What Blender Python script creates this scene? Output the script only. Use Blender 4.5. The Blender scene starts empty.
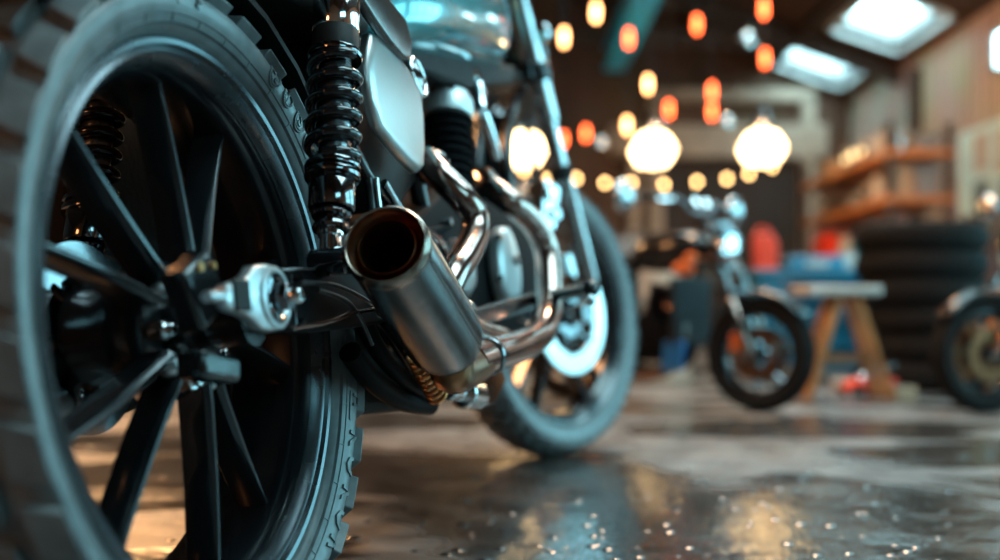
import bpy, math, random
from math import sin, cos, pi, radians as R
from mathutils import Vector as V, Matrix as M4
C = bpy.context.scene.collection
sc = bpy.context.scene
random.seed(7)

# ------------------------------------------------------------------ camera
F = 1130.0; HC = 0.31; HOR = 315.0
cam = bpy.data.cameras.new('camera'); camo = bpy.data.objects.new('camera', cam); C.objects.link(camo)
camo.location = (0, 0, HC); camo.rotation_euler = (pi/2, 0, 0)
cam.sensor_width = 36; cam.lens = 36*F/1000; cam.shift_y = (HOR-280)/1000
cam.clip_start = 0.05
cam.dof.use_dof = True; cam.dof.focus_distance = 1.13; cam.dof.aperture_fstop = 2.1
cam.dof.aperture_blades = 0
sc.camera = camo
sc.view_settings.view_transform = 'Standard'; sc.view_settings.look = 'None'
sc.view_settings.gamma = 1.0; sc.view_settings.use_curve_mapping = False
sc.view_settings.exposure = 0.0

def W(px, py, Y):                       # point in the world at distance Y
    return V(((px-500)/F*Y, Y, HC+(HOR-py)/F*Y))

# ------------------------------------------------------------------ materials
MT = {}
def mat(name, col, rough=.5, metal=0., noise=0., nscale=20., bump=0., coat=0., vary=.0, aniso=0., spec=.5, rvar=.12):
    m = bpy.data.materials.new(name); m.use_nodes = True
    nt = m.node_tree; n = nt.nodes; L = nt.links; b = n['Principled BSDF']
    b.inputs['Metallic'].default_value = metal
    b.inputs['Coat Weight'].default_value = coat
    b.inputs['Anisotropic'].default_value = aniso
    b.inputs['Specular IOR Level'].default_value = spec
    tc = n.new('ShaderNodeTexCoord'); nz = n.new('ShaderNodeTexNoise')
    nz.inputs['Scale'].default_value = nscale; nz.inputs['Detail'].default_value = 5
    L.new(tc.outputs['Object'], nz.inputs['Vector'])
    cr = n.new('ShaderNodeValToRGB')
    v = vary
    cr.color_ramp.elements[0].position = .3; cr.color_ramp.elements[1].position = .7
    cr.color_ramp.elements[0].color = (*[max(0, c*(1-v)) for c in col], 1)
    cr.color_ramp.elements[1].color = (*[min(1, c*(1+v)) for c in col], 1)
    L.new(nz.outputs['Fac'], cr.inputs['Fac']); L.new(cr.outputs['Color'], b.inputs['Base Color'])
    mr = n.new('ShaderNodeMapRange')
    mr.inputs['To Min'].default_value = max(.02, rough*(1-rvar)); mr.inputs['To Max'].default_value = min(1, rough*(1+rvar))
    L.new(nz.outputs['Fac'], mr.inputs['Value']); L.new(mr.outputs['Result'], b.inputs['Roughness'])
    if bump:
        bp = n.new('ShaderNodeBump'); bp.inputs['Strength'].default_value = bump; bp.inputs['Distance'].default_value = .002
        L.new(nz.outputs['Fac'], bp.inputs['Height']); L.new(bp.outputs['Normal'], b.inputs['Normal'])
    MT[name] = m
    return m
def emit(name, col, st, base=(0,0,0)):
    m = bpy.data.materials.new(name); m.use_nodes = True
    b = m.node_tree.nodes['Principled BSDF']
    b.inputs['Base Color'].default_value = (*base, 1); b.inputs['Emission Color'].default_value = (*col, 1)
    b.inputs['Emission Strength'].default_value = st; b.inputs['Roughness'].default_value = .3
    MT[name] = m
    return m
def planks(name, c1, c2, rough, sx, sy, axis='XY', gap=.01, bump=.3):
    m = mat(name, c1, rough)
    nt = m.node_tree; n = nt.nodes; L = nt.links; b = n['Principled BSDF']
    tc = n.new('ShaderNodeTexCoord'); sp = n.new('ShaderNodeSeparateXYZ'); cb = n.new('ShaderNodeCombineXYZ')
    L.new(tc.outputs['Object'], sp.inputs[0]); L.new(sp.outputs[axis[0]], cb.inputs[0]); L.new(sp.outputs[axis[1]], cb.inputs[1])
    br = n.new('ShaderNodeTexBrick'); br.inputs['Scale'].default_value = 1
    br.inputs['Brick Width'].default_value = sx; br.inputs['Row Height'].default_value = sy; br.inputs['Mortar Size'].default_value = gap
    br.inputs['Color1'].default_value = (*c1, 1); br.inputs['Color2'].default_value = (*c2, 1); br.inputs['Mortar'].default_value = (*[x*.3 for x in c1], 1)
    L.new(cb.outputs[0], br.inputs['Vector'])
    nz = n.new('ShaderNodeTexNoise'); nz.inputs['Scale'].default_value = 1.6; nz.inputs['Detail'].default_value = 6
    L.new(tc.outputs['Object'], nz.inputs['Vector'])
    mx = n.new('ShaderNodeMix'); mx.data_type = 'RGBA'; mx.blend_type = 'MULTIPLY'; mx.inputs[0].default_value = .6
    L.new(br.outputs['Color'], mx.inputs[6]); L.new(nz.outputs['Color'], mx.inputs[7])
    L.new(mx.outputs[2], b.inputs['Base Color'])
    bp = n.new('ShaderNodeBump'); bp.inputs['Strength'].default_value = bump; bp.inputs['Distance'].default_value = .01; bp.invert = True
    L.new(br.outputs['Fac'], bp.inputs['Height']); L.new(bp.outputs['Normal'], b.inputs['Normal'])
    return m

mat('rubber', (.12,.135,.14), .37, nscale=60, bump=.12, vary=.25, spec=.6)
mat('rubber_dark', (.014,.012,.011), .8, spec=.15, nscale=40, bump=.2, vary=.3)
mat('rim_black', (.010,.010,.012), .22, coat=.35, vary=.2)
mat('rim_lip', (.10,.11,.12), .27, metal=.85, vary=.2)
mat('spoke_black', (.020,.022,.025), .24, metal=.5, coat=.4, vary=.2)
mat('chrome', (.80,.82,.84), .08, metal=1, vary=.04)
mat('black_chrome', (.19,.19,.20), .1, metal=1, vary=.1)
mat('steel', (.50,.52,.54), .24, metal=1, vary=.15, nscale=45)
mat('disc_steel', (.9,.92,.93), .33, metal=1, vary=.04, nscale=80)
mat('cast_alloy', (.55,.57,.58), .36, metal=.9, nscale=90, bump=.12, vary=.12)
mat('brushed', (.17,.165,.165), .25, metal=1, nscale=70, vary=.16, aniso=.4)
mat('brown_steel', (.26,.12,.06), .33, metal=1, vary=.4, nscale=30)
mat('header', (.43,.31,.275), .17, metal=1, vary=.25, nscale=9)  # bronze tint stands in for warm reflections on the exhaust pipes
mat('satin_bright', (.72,.80,.82), .42, metal=.6, vary=.06)
mat('satin_panel', (.48,.47,.46), .33, metal=.9, vary=.05)
mat('black_paint', (.008,.008,.009), .25, coat=.25, vary=.3)
mat('spring_black', (.006,.006,.007), .12, coat=.3, vary=.1)
mat('fork_chrome', (.48,.49,.50), .08, metal=1, vary=.05)
mat('arm_black', (.004,.004,.005), .55, spec=.06, vary=.2)
mat('black_matt', (.007,.007,.007), .6, spec=.2, vary=.3, nscale=40, bump=.1)
mat('dark_grey', (.018,.018,.02), .6, spec=.2, vary=.2)
mat('bronze_dark', (.26,.20,.165), .26, metal=1, vary=.25)
mat('engine_black', (.006,.006,.007), .7, spec=.06, vary=.3, nscale=60, bump=.15)
mat('tank_blue', (.10,.40,.44), .2, metal=.35, coat=1, vary=.05)
mat('leather', (.010,.009,.008), .6, spec=.2, nscale=150, bump=.4, vary=.2)
mat('copper', (.75,.32,.12), .3, metal=1, vary=.2)
mat('cable', (.02,.02,.022), .35, vary=.2)
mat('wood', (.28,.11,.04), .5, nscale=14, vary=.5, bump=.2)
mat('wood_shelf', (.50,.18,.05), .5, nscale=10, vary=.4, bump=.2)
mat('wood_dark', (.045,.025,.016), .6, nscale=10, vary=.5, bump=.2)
mat('pale_board', (.48,.44,.40), .5, nscale=10, vary=.2)
mat('blue_paint', (.01,.16,.28), .35, nscale=8, vary=.25, coat=.2)
mat('teal_beam', (.005,.42,.80), .4, nscale=8, vary=.3)
mat('blue_glow', (.02,.16,.42), .35, vary=.2)  # plain saturated blue for the belly cover
mat('red_paint', (.85,.05,.015), .35, vary=.2)
mat('orange_paint', (.75,.15,.03), .3, coat=.4, vary=.2)
mat('white_paint', (.5,.48,.45), .45, vary=.08)
mat('tan_card', (.42,.27,.16), .7, vary=.2)
mat('grey_paint', (.19,.19,.19), .45, vary=.2)
mat('tin', (.75,.75,.73), .12, metal=.9, vary=.15)
mat('mirror', (.9,.9,.92), .03, metal=1)
mat('frame_beige', (.45,.36,.28), .6, vary=.2, nscale=6)
mat('paper', (.6,.92,1.0), .6, vary=.1, nscale=6)
mat('paper_dark', (.12,.20,.24), .6, vary=.2)
mat('tail_red', (.6,.03,.02), .15, coat=1)
mat('skylight_frame', (.85,.9,.9), .5, vary=.1)
emit('lamp_warm', (1,.66,.31), 16)
emit('bulb_yellow', (1,.58,.22), 17)
emit('bulb_amber', (1,.45,.16), 16)
emit('bulb_red', (1,.12,.03), 14)
emit('window_sky', (.30,.84,1.0), 7.5)  # teal glow of the two added right-wall windows
emit('skylight_sky', (.55,.92,1.0), 10)

# ------------------------------------------------------------------ mesh building
def frame_of(d):
    d = V(d).normalized(); a = V((0,0,1)) if abs(d.z) < .9 else V((1,0,0))
    x = a.cross(d).normalized(); y = d.cross(x); return x, y, d
def spline(pts, n=6):
    p = [V(q) for q in pts]
    if len(p) < 3: return p
    out = []
    for i in range(len(p)-1):
        a, b, c, d = p[max(i-1,0)], p[i], p[i+1], p[min(i+2,len(p)-1)]
        for k in range(n):
            t = k/n
            out.append(.5*((2*b)+(c-a)*t+(2*a-5*b+4*c-d)*t*t+(3*b-a-3*c+d)*t**3))
    out.append(p[-1]); return out
class MB:
    def __init__(s): s.v=[]; s.f=[]; s.sm=[]; s.mx=M4.Identity(4)
    def add(s, vs, fs, smooth=False):
        o=len(s.v); s.v += [s.mx @ V(q) for q in vs]; s.f += [[i+o for i in q] for q in fs]; s.sm += [smooth]*len(fs); return s
    def box(s, c, d, rot=None, taper=1.):
        vs=[]
        for z in (-.5,.5):
            t = taper if z>0 else 1
            for x,y in ((-.5,-.5),(.5,-.5),(.5,.5),(-.5,.5)):
                q=V((x*d[0]*t,y*d[1]*t,z*d[2]))
                if rot is not None: q = rot @ q
                vs.append(q+V(c))
        return s.add(vs,[(0,3,2,1),(4,5,6,7),(0,1,5,4),(1,2,6,5),(2,3,7,6),(3,0,4,7)])
    def lathe(s, prof, o=(0,0,0), ax=(0,0,1), n=32, closed=False, smooth=True, caps=True):
        x,y,d=frame_of(ax); o=V(o); vs=[]
        for r,h in prof:
            for k in range(n):
                a=2*pi*k/n; vs.append(o+d*h+(x*cos(a)+y*sin(a))*max(r,1e-5))
        fs=[]; m=len(prof)
        for i in range(m if closed else m-1):
            j=(i+1)%m
            for k in range(n):
                l=(k+1)%n; fs.append((i*n+k,i*n+l,j*n+l,j*n+k))
        if not closed and caps:
            fs.append(tuple(range(n))[::-1]); fs.append(tuple((m-1)*n+k for k in range(n)))
        return s.add(vs,fs,smooth)
    def cyl(s, a, b, r, r2=None, n=20, bev=0.):
        a=V(a); b=V(b); L=(b-a).length; r2=r if r2 is None else r2
        if bev: pr=[(r-bev,0),(r,bev),(r2,L-bev),(r2-bev,L)]
        else: pr=[(r,0),(r2,L)]
        return s.lathe(pr,a,b-a,n)
    def tube(s, pts, r, n=12, sm=6, closed=False, flat=1.):
        p = spline(pts, sm) if sm else [V(q) for q in pts]
        N=len(p); vs=[]; fs=[]; x=None
        for i,q in enumerate(p):
            t=(p[min(i+1,N-1)]-p[max(i-1,0)])
            if closed: t=p[(i+1)%N]-p[i-1]
            t.normalize()
            if x is None: x,y,_=frame_of(t)
            else:
                x=(x-t*x.dot(t)).normalized()
            y=t.cross(x)
            rr = r if not callable(r) else r(i/(N-1))
            for k in range(n):
                a=2*pi*k/n; vs.append(q+x*cos(a)*rr+y*sin(a)*rr*flat)
        for i in range(N if closed else N-1):
            j=(i+1)%N
            for k in range(n):
                l=(k+1)%n; fs.append((i*n+k,i*n+l,j*n+l,j*n+k))
        if not closed: fs.append(tuple(range(n))[::-1]); fs.append(tuple((N-1)*n+k for k in range(n)))
        return s.add(vs,fs,True)
    def prism(s, poly, d, inset=0., dome=0.):     # poly: 3-D points of one face, extruded by vector d; outer face inset
        p=[V(q) for q in poly]; n=len(p); c=sum(p,V())/n; d=V(d)
        vs=p+[q+d*(1-dome) for q in p]; fs=[tuple(range(n))[::-1]]
        for k in range(n): l=(k+1)%n; fs.append((k,l,n+l,n+k))
        base=n
        if inset>0:
            for st,(ii,dd) in enumerate(((inset*.35,1-dome*.45),(inset,1-dome*.1),(min(.97,inset*1.8),1.))):
                vs += [c+(q-c)*(1-ii)+d*dd for q in p]; nb=base+n
                for k in range(n): l=(k+1)%n; fs.append((base+k,base+l,nb+l,nb+k))
                base=nb
        fs.append(tuple(base+k for k in range(n)))
        s.add(vs,fs,inset>0); return s
    def sphere(s, c, r, n=16, sc3=(1,1,1)):
        pr=[(sin(pi*i/n),-cos(pi*i/n)) for i in range(n+1)]
        old=s.mx; s.mx = old @ M4.Translation(V(c)) @ M4.Diagonal((r*sc3[0],r*sc3[1],r*sc3[2],1))
        s.lathe(pr,(0,0,0),(0,0,1),n*2-8 if n>10 else n,caps=False); s.mx=old; return s
    def torus(s, c, ax, Rr, r, n=40, m=10):
        return s.lathe([(Rr+r*cos(2*pi*k/m), r*sin(2*pi*k/m)) for k in range(m)], c, ax, n, closed=True)
    def build(s, name, mt, parent=None, bevel=0., loc=None, rot=None, label=None, edge=30):
        me=bpy.data.meshes.new(name); me.from_pydata([tuple(q) for q in s.v],[],s.f)
        me.polygons.foreach_set('use_smooth', s.sm); me.validate(); me.update()
        import bmesh
        b=bmesh.new(); b.from_mesh(me); bmesh.ops.recalc_face_normals(b, faces=b.faces); b.to_mesh(me); b.free()
        o=bpy.data.objects.new(name, me); C.objects.link(o); me.materials.append(MT[mt] if isinstance(mt,str) else mt)
        try: me.set_sharp_from_angle(angle=R(edge+8))
        except Exception: pass
        if parent: o.parent=parent
        if loc is not None: o.location=loc
        if rot is not None: o.rotation_euler=rot
        if label: o['label']=label
        if bevel:
            bv=o.modifiers.new('bevel','BEVEL'); bv.width=bevel; bv.segments=2; bv.limit_method='ANGLE'; bv.angle_limit=R(35)
        return o
def empty(name, loc=(0,0,0), rot=(0,0,0), parent=None):
    o=bpy.data.objects.new(name,None); C.objects.link(o); o.location=loc; o.rotation_euler=rot
    if parent: o.parent=parent
    o.empty_display_size=.1
    return o
def tag(o, label, cat, group=None, kind=None):
    o['label']=label; o['category']=cat
    if group: o['group']=group
    if kind: o['kind']=kind
    return o
def struct(o): o['kind']='structure'; return o
def kids(o): return [c for c in bpy.data.objects if c.parent==o]
def copy_tree(o, parent=None):
    ch=kids(o); c=o.copy(); C.objects.link(c)
    if parent: c.parent=parent
    for k in ch: copy_tree(k,c)
    return c

# ------------------------------------------------------------------ room
XR=3.87; XL=-5.2; YB=12.5; YF=-3.0; EZ=2.74; PT=.35; XRIDGE=-.66
zr=lambda x: EZ+(XR-x)*PT if x>XRIDGE else EZ+(XR-XRIDGE)*PT-(XRIDGE-x)*PT
# floor: damp concrete with puddles
fm=bpy.data.materials.new('wet_concrete'); fm.use_nodes=True; MT['floor']=fm
nt=fm.node_tree; n=nt.nodes; L=nt.links; b=n['Principled BSDF']
tc=n.new('ShaderNodeTexCoord')
def noise(scale, det=5, dist=0., sxy=(1,1,1)):
    mp=n.new('ShaderNodeMapping'); mp.inputs['Scale'].default_value=sxy; L.new(tc.outputs['Object'],mp.inputs[0])
    z=n.new('ShaderNodeTexNoise'); z.inputs['Scale'].default_value=scale; z.inputs['Detail'].default_value=det; z.inputs['Distortion'].default_value=dist
    L.new(mp.outputs[0],z.inputs['Vector']); return z.outputs['Fac']
def ramp(src, stops):
    c=n.new('ShaderNodeValToRGB'); L.new(src,c.inputs['Fac']); e=c.color_ramp.elements
    while len(e)<len(stops): e.new(.5)
    for el,(p,q) in zip(e,stops): el.position=p; el.color=(*q,1) if len(q)==3 else q
    return c.outputs['Color']
wet=noise(1.9,7,.8,(.8,1.3,1)); fine=noise(9,8,.2); grit=noise(60,4)
base=ramp(fine,[(.28,(.045,.044,.043)),(.5,(.12,.117,.114)),(.72,(.25,.245,.24))])
wetn=ramp(wet,[(.42,(1,1,1)),(.52,(0,0,0))])
def puddle(cx,cy,rx_,ry_):
    mp=n.new('ShaderNodeMapping'); mp.vector_type='TEXTURE'; mp.inputs['Location'].default_value=(cx,cy,0); mp.inputs['Scale'].default_value=(rx_,ry_,1); L.new(tc.outputs['Object'],mp.inputs[0])
    le=n.new('ShaderNodeVectorMath'); le.operation='LENGTH'; L.new(mp.outputs[0],le.inputs[0])
    a=n.new('ShaderNodeMath'); a.operation='MULTIPLY_ADD'; L.new(wet,a.inputs[0]); a.inputs[1].default_value=1.6; L.new(le.outputs['Value'],a.inputs[2])
    return ramp(a.outputs[0],[(0,(1,1,1)),(.5,(1,1,1)),(.95,(0,0,0))]), a
def mmax(a,b_):
    q=n.new('ShaderNodeMath'); q.operation='MAXIMUM'; L.new(a,q.inputs[0]); L.new(b_,q.inputs[1]); return q.outputs[0]
wetm=wetn
for pc in ((.10,1.95,.34,.75),(.42,1.62,.55,.42),(.75,3.1,.5,.35),(-.55,2.3,.5,.5)):
    r_,a=puddle(*pc); e=r_.node.color_ramp.elements
    s1=n.new('ShaderNodeMath'); s1.operation='MULTIPLY_ADD'; L.new(a.outputs[0],s1.inputs[0]); s1.inputs[1].default_value=-3.2; s1.inputs[2].default_value=5.8; s1.use_clamp=True
    wetm=mmax(wetm,s1.outputs[0])
mx=n.new('ShaderNodeMix'); mx.data_type='RGBA'; mx.blend_type='MULTIPLY'; L.new(wetm,mx.inputs[0]); L.new(base,mx.inputs[6]); mx.inputs[7].default_value=(.33,.30,.28,1)
L.new(mx.outputs[2],b.inputs['Base Color'])
ro=n.new('ShaderNodeMapRange'); L.new(wetm,ro.inputs[0]); ro.inputs['To Min'].default_value=.36; ro.inputs['To Max'].default_value=.09
ad=n.new('ShaderNodeMath'); ad.operation='MULTIPLY_ADD'; L.new(fine,ad.inputs[0]); ad.inputs[1].default_value=.10; L.new(ro.outputs[0],ad.inputs[2])
L.new(ad.outputs[0],b.inputs['Roughness'])
b.inputs['Specular IOR Level'].default_value=1.0
hb=n.new('ShaderNodeMath'); hb.operation='MULTIPLY_ADD'; L.new(grit,hb.inputs[0]); hb.inputs[1].default_value=.18; L.new(fine,hb.inputs[2])
bp=n.new('ShaderNodeBump'); bp.inputs['Distance'].default_value=.017
bs=n.new('ShaderNodeMapRange'); L.new(wetm,bs.inputs[0]); bs.inputs['To Min'].default_value=.55; bs.inputs['To Max'].default_value=.34
L.new(bs.outputs[0],bp.inputs['Strength']); L.new(hb.outputs[0],bp.inputs['Height']); L.new(bp.outputs['Normal'],b.inputs['Normal'])

struct(MB().box(((XL+XR)/2,(YB+YF)/2,-.05),(XR-XL+.4,YB-YF+.4,.1)).build('floor','floor'))
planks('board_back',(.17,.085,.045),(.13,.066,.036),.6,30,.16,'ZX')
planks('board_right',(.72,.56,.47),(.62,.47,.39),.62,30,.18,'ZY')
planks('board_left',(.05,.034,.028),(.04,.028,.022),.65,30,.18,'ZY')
planks('roof_board',(.12,.055,.032),(.09,.042,.025),.7,30,.15,'YX')
def gable(y, th, name, mt):
    pts=[(XL,y,0),(XR,y,0),(XR,y,zr(XR)),(XRIDGE,y,zr(XRIDGE)),(XL,y,zr(XL))]
    struct(MB().prism(pts,(0,th,0)).build(name,mt))
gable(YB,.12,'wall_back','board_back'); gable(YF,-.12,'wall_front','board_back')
# right wall with two unseen windows added for teal light (openings left between pieces)
ADDED_WIN=[(.6,2.5),(3.0,6.0)]; wz0,wz1=.45,2.25
mb=MB(); ys=[YF]+[q for w in ADDED_WIN for q in w]+[YB]
mb.box((XR+.06,(YF+YB)/2,wz0/2),(.12,YB-YF,wz0)); mb.box((XR+.06,(YF+YB)/2,(wz1+EZ+.02)/2),(.12,YB-YF,EZ+.02-wz1))
for i in range(0,len(ys),2): mb.box((XR+.06,(ys[i]+ys[i+1])/2,(wz0+wz1)/2),(.12,ys[i+1]-ys[i],wz1-wz0))
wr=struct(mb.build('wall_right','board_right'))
for i,(a,c) in enumerate(ADDED_WIN):
    g=MB().box((XR+.09,(a+c)/2,(wz0+wz1)/2),(.02,c-a,wz1-wz0)).build('window_%d'%(i+1),'window_sky'); struct(g)
    m=MB(); k=max(2,round((c-a)/.85))
    for q in range(k+1): m.box((XR+.04,a+(c-a)*q/k,(wz0+wz1)/2),(.08,.05,wz1-wz0))
    for z in (wz0,(wz0+wz1)/2,wz1): m.box((XR+.04,(a+c)/2,z),(.082,c-a+.05,.05))
    m.build('window_frame','grey_paint',g)
# high narrow window further down the wall
m=MB().box((XR-.005,8.3,2.35),(.02,.95,.26)).build('window_3','skylight_sky'); struct(m)
MB().box((XR-.015,8.3,2.50),(.05,1.0,.04)).box((XR-.015,8.3,2.20),(.05,1.0,.04)).box((XR-.015,8.79,2.35),(.05,.03,.3)).box((XR-.015,7.81,2.35),(.05,.03,.3)).build('window_frame','grey_paint',m)
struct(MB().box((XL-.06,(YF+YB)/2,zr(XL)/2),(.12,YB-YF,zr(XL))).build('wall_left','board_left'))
# roof, right slope cut with two skylights, plus two unseen ones added for light
SK=[(3.0,3.7,11.15,12.3),(3.12,3.72,9.35,10.6),(.4,2.6,4.2,6.4),(.5,2.7,.2,2.6)]
mb=MB(); rx=sorted({XRIDGE,XR+.12}|{q for s_ in SK for q in s_[:2]}); ry=sorted({YF-.1,YB+.1}|{q for s_ in SK for q in s_[2:]})
for i in range(len(rx)-1):
    for j in range(len(ry)-1):
        cx=(rx[i]+rx[i+1])/2; cy=(ry[j]+ry[j+1])/2
        if any(a<cx<b_ and c<cy<d for a,b_,c,d in SK): continue
        x0,x1,y0,y1=rx[i],rx[i+1],ry[j],ry[j+1]
        mb.prism([(x0,y0,zr(x0)+.0),(x1,y0,zr(x1)),(x1,y1,zr(x1)),(x0,y1,zr(x0))],(0,0,.1))
x0,x1=XL-.12,XRIDGE
mb.prism([(x0,YF-.1,zr(x0)),(x1,YF-.1,zr(x1)),(x1,YB+.1,zr(x1)),(x0,YB+.1,zr(x0))],(0,0,.1))
struct(mb.build('ceiling','roof_board'))
for i,(a,b_,c,d) in enumerate(SK):
    h=.24
    g=MB().prism([(a,c,zr(a)+h),(b_,c,zr(b_)+h),(b_,d,zr(b_)+h),(a,d,zr(a)+h)],(0,0,.02)).build('window_%d'%(i+4),'skylight_sky'); struct(g)
    m=MB(); t=.05
    for (p0,p1,q) in (((a,c),(b_,c),(0,-t)),((a,d),(b_,d),(0,t)),((a,c),(a,d),(-t,0)),((b_,c),(b_,d),(t,0))):
        P4=[(p0[0],p0[1],zr(p0[0])-.03),(p1[0],p1[1],zr(p1[0])-.03),(p1[0],p1[1],zr(p1[0])+h),(p0[0],p0[1],zr(p0[0])+h)]
        m.prism(P4,(q[0],q[1],0))
    xm=(a+b_)/2; m.prism([(xm-.015,c,zr(xm)+h-.03),(xm+.015,c,zr(xm)+h-.03),(xm+.015,d,zr(xm)+h-.03),(xm-.015,d,zr(xm)+h-.03)],(0,0,.03))
    m.build('window_frame','skylight_frame',g)
# roof timbers
for i,y in enumerate((7.9,10.95)):
    m=MB()
    for (x0,x1) in ((XRIDGE,XR),(XRIDGE,XL)):
        m.prism([(x0,y-.05,zr(x0)-.02),(x1,y-.05,zr(x1)-.02),(x1,y-.05,zr(x1)-.2),(x0,y-.05,zr(x0)-.2)],(0,.1,0))
    m.box(((XL+XR)/2,y,EZ+.25),(XR-XL-1.6,.09,.16))
    for x in (-3.2,-1.9,-.66,.6,1.9):
        m.box((x,y,(EZ+.25+zr(x)-.1)/2),(.08,.08,zr(x)-.1-EZ-.25))
    struct(m.build('trim_%d'%(i+1),'wood_dark'))
m=MB()
for x in (2.9,2.0,1.1,.2,-1.6,-2.8): m.box((x,(YF+YB)/2,zr(x)-.06),(.08,YB-YF,.1))
struct(m.build('trim_3','wood_dark'))
struct(MB().box((XR-.05,10.4,1.2),(.09,.12,2.75)).build('trim_4','wood_dark'))   # post on the right wall
# back wall: wide framed doorway
def wb(px): return (px-500)/F*YB
dx0,dx1=wb(655),wb(806); zt=W(0,97,YB).z; zl=W(0,152,YB).z
g=struct(MB().box(((dx0+dx1)/2,YB-.02,zl/2),(dx1-dx0-.2,.05,zl)).build('door_1','board_left'))
m=MB()
for x in (dx0,dx1): m.box((x,YB-.07,zt/2),(.15,.14,zt))
m.box(((dx0+dx1)/2,YB-.07,zt),(dx1-dx0+.15,.14,.13)).box(((dx0+dx1)/2-.15,YB-.08,zl+.1),(dx1-dx0+.7,.16,.36))
m.box((wb(630),YB-.4,zl/2),(.11,.11,zl)).box(((dx0+wb(630))/2,YB-.3,zl-.03),(.6,.3,.1))
m.build('door_frame','frame_beige',g,bevel=.01)
for x in (-.4,.1,.6): MB().box(((dx0+dx1)/2+x,YB-.055,zl/2),(.04,.03,zl-.1)).build('door_batten','wood_dark',g)
struct(MB().box(((XL+XR)/2,YB-.02,.08),(XR-XL,.04,.16)).build('baseboard_back','wood_dark'))
struct(MB().box((XR-.02,(YF+YB)/2,.08),(.04,YB-YF,.16)).build('baseboard_right','wood_dark'))

# hanging steel hoist beam, painted teal
t=empty('hoist_beam',(1.08,8.9,2.72)); tag(t,'teal painted steel beam slung under the dark roof','beam')
MB().box((0,0,.09),(.2,3.6,.02)).box((0,0,-.09),(.2,3.6,.02)).box((0,0,0),(.03,3.6,.18)).build('beam_web','teal_beam',t)
for y in (-1.6,1.6): MB().box((0,y,(zr(1.08)-2.72)/2+.05),(.03,.03,zr(1.08)-2.72-.1)).build('hanger','wood_dark',t)

# water drops added on the floor to catch glints of the lamps
mat('water', (.02,.02,.02), .03, spec=1.0)
m=MB(); rr_=random.Random(3)
for k in range(300):
    Y=1.35+2.2*rr_.random()**1.6; x=(rr_.uniform(-.05,.47) if k%3 else rr_.uniform(-.4,.5))*Y; r=rr_.uniform(.003,.011)
    m.lathe([(r,-.001),(r*.97,r*.05),(r*.75,r*.15),(r*.4,r*.22),(.0001,r*.25)],(x,Y,0),(0,0,1),14,caps=False)
tag(m.build('water_drops','water'),'small water drops scattered over the damp concrete floor','water drops',kind='stuff')
# ------------------------------------------------------------------ lamps
def pendant(px,py,Y,label):
    p=W(px,py,Y); t=empty('pendant_lamp',p); tag(t,label,'lamp','glowing pendant lamps at the back')
    r=.185
    MB().lathe([(.10,-.125),(.13,-.11),(r+.010,0),(.12,.11),(.08,.125)],n=6,smooth=False).build('glass_shade','lamp_warm',t)
    MB().lathe([(.08,.13),(.075,.19),(.05,.235),(.03,.30),(.012,.32)],n=20).build('metal_cap','steel',t)
    MB().torus((0,0,0),(0,0,1),r+.015,.006,6,6).torus((0,0,-.13),(0,0,1),.10,.006,6,6).build('cage_ring','black_matt',t)
    top=zr(p.x)-p.z
    MB().cyl((0,0,.3),(0,0,top),.006,n=8).build('cord','cable',t)
pendant(653,150,9.0,'bright warm six-sided pendant lamp above the parked naked motorcycle, nearer the teal beam')
pendant(762,148,9.0,'bright warm six-sided pendant lamp hanging before the pale doorway, above the round mirror')
pendant(524,150,9.2,'bright warm pendant lamp partly hidden behind the fork of the near motorcycle')
# festoon string
t=empty('string_light',W(640,180,11)); tag(t,'low string of round yellow bulbs sagging along the back wall','string light')
o0=t.location
bl=[(440,176),(470,178),(500,172),(524,170),(549,178),(576,178),(605,182),(631,182),(664,184),(697,181),(727,178),(749,173),(772,166)]
pts=[W(x,y-4,11)-o0 for x,y in bl]
MB().tube(pts,.006,6,4).build('wire','cable',t)
for x,y in bl:
    q=W(x,y,11)-o0
    s=MB().lathe([(.014,.05),(.016,.03),(.012,.02)],q,n=10).build('socket','black_matt',t)
    MB().lathe([(.008,.022),(.016,.008),(.022,-.008),(.020,-.022),(.010,-.032),(.002,-.034)],q,n=14).build('bulb','bulb_yellow',t)
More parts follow.
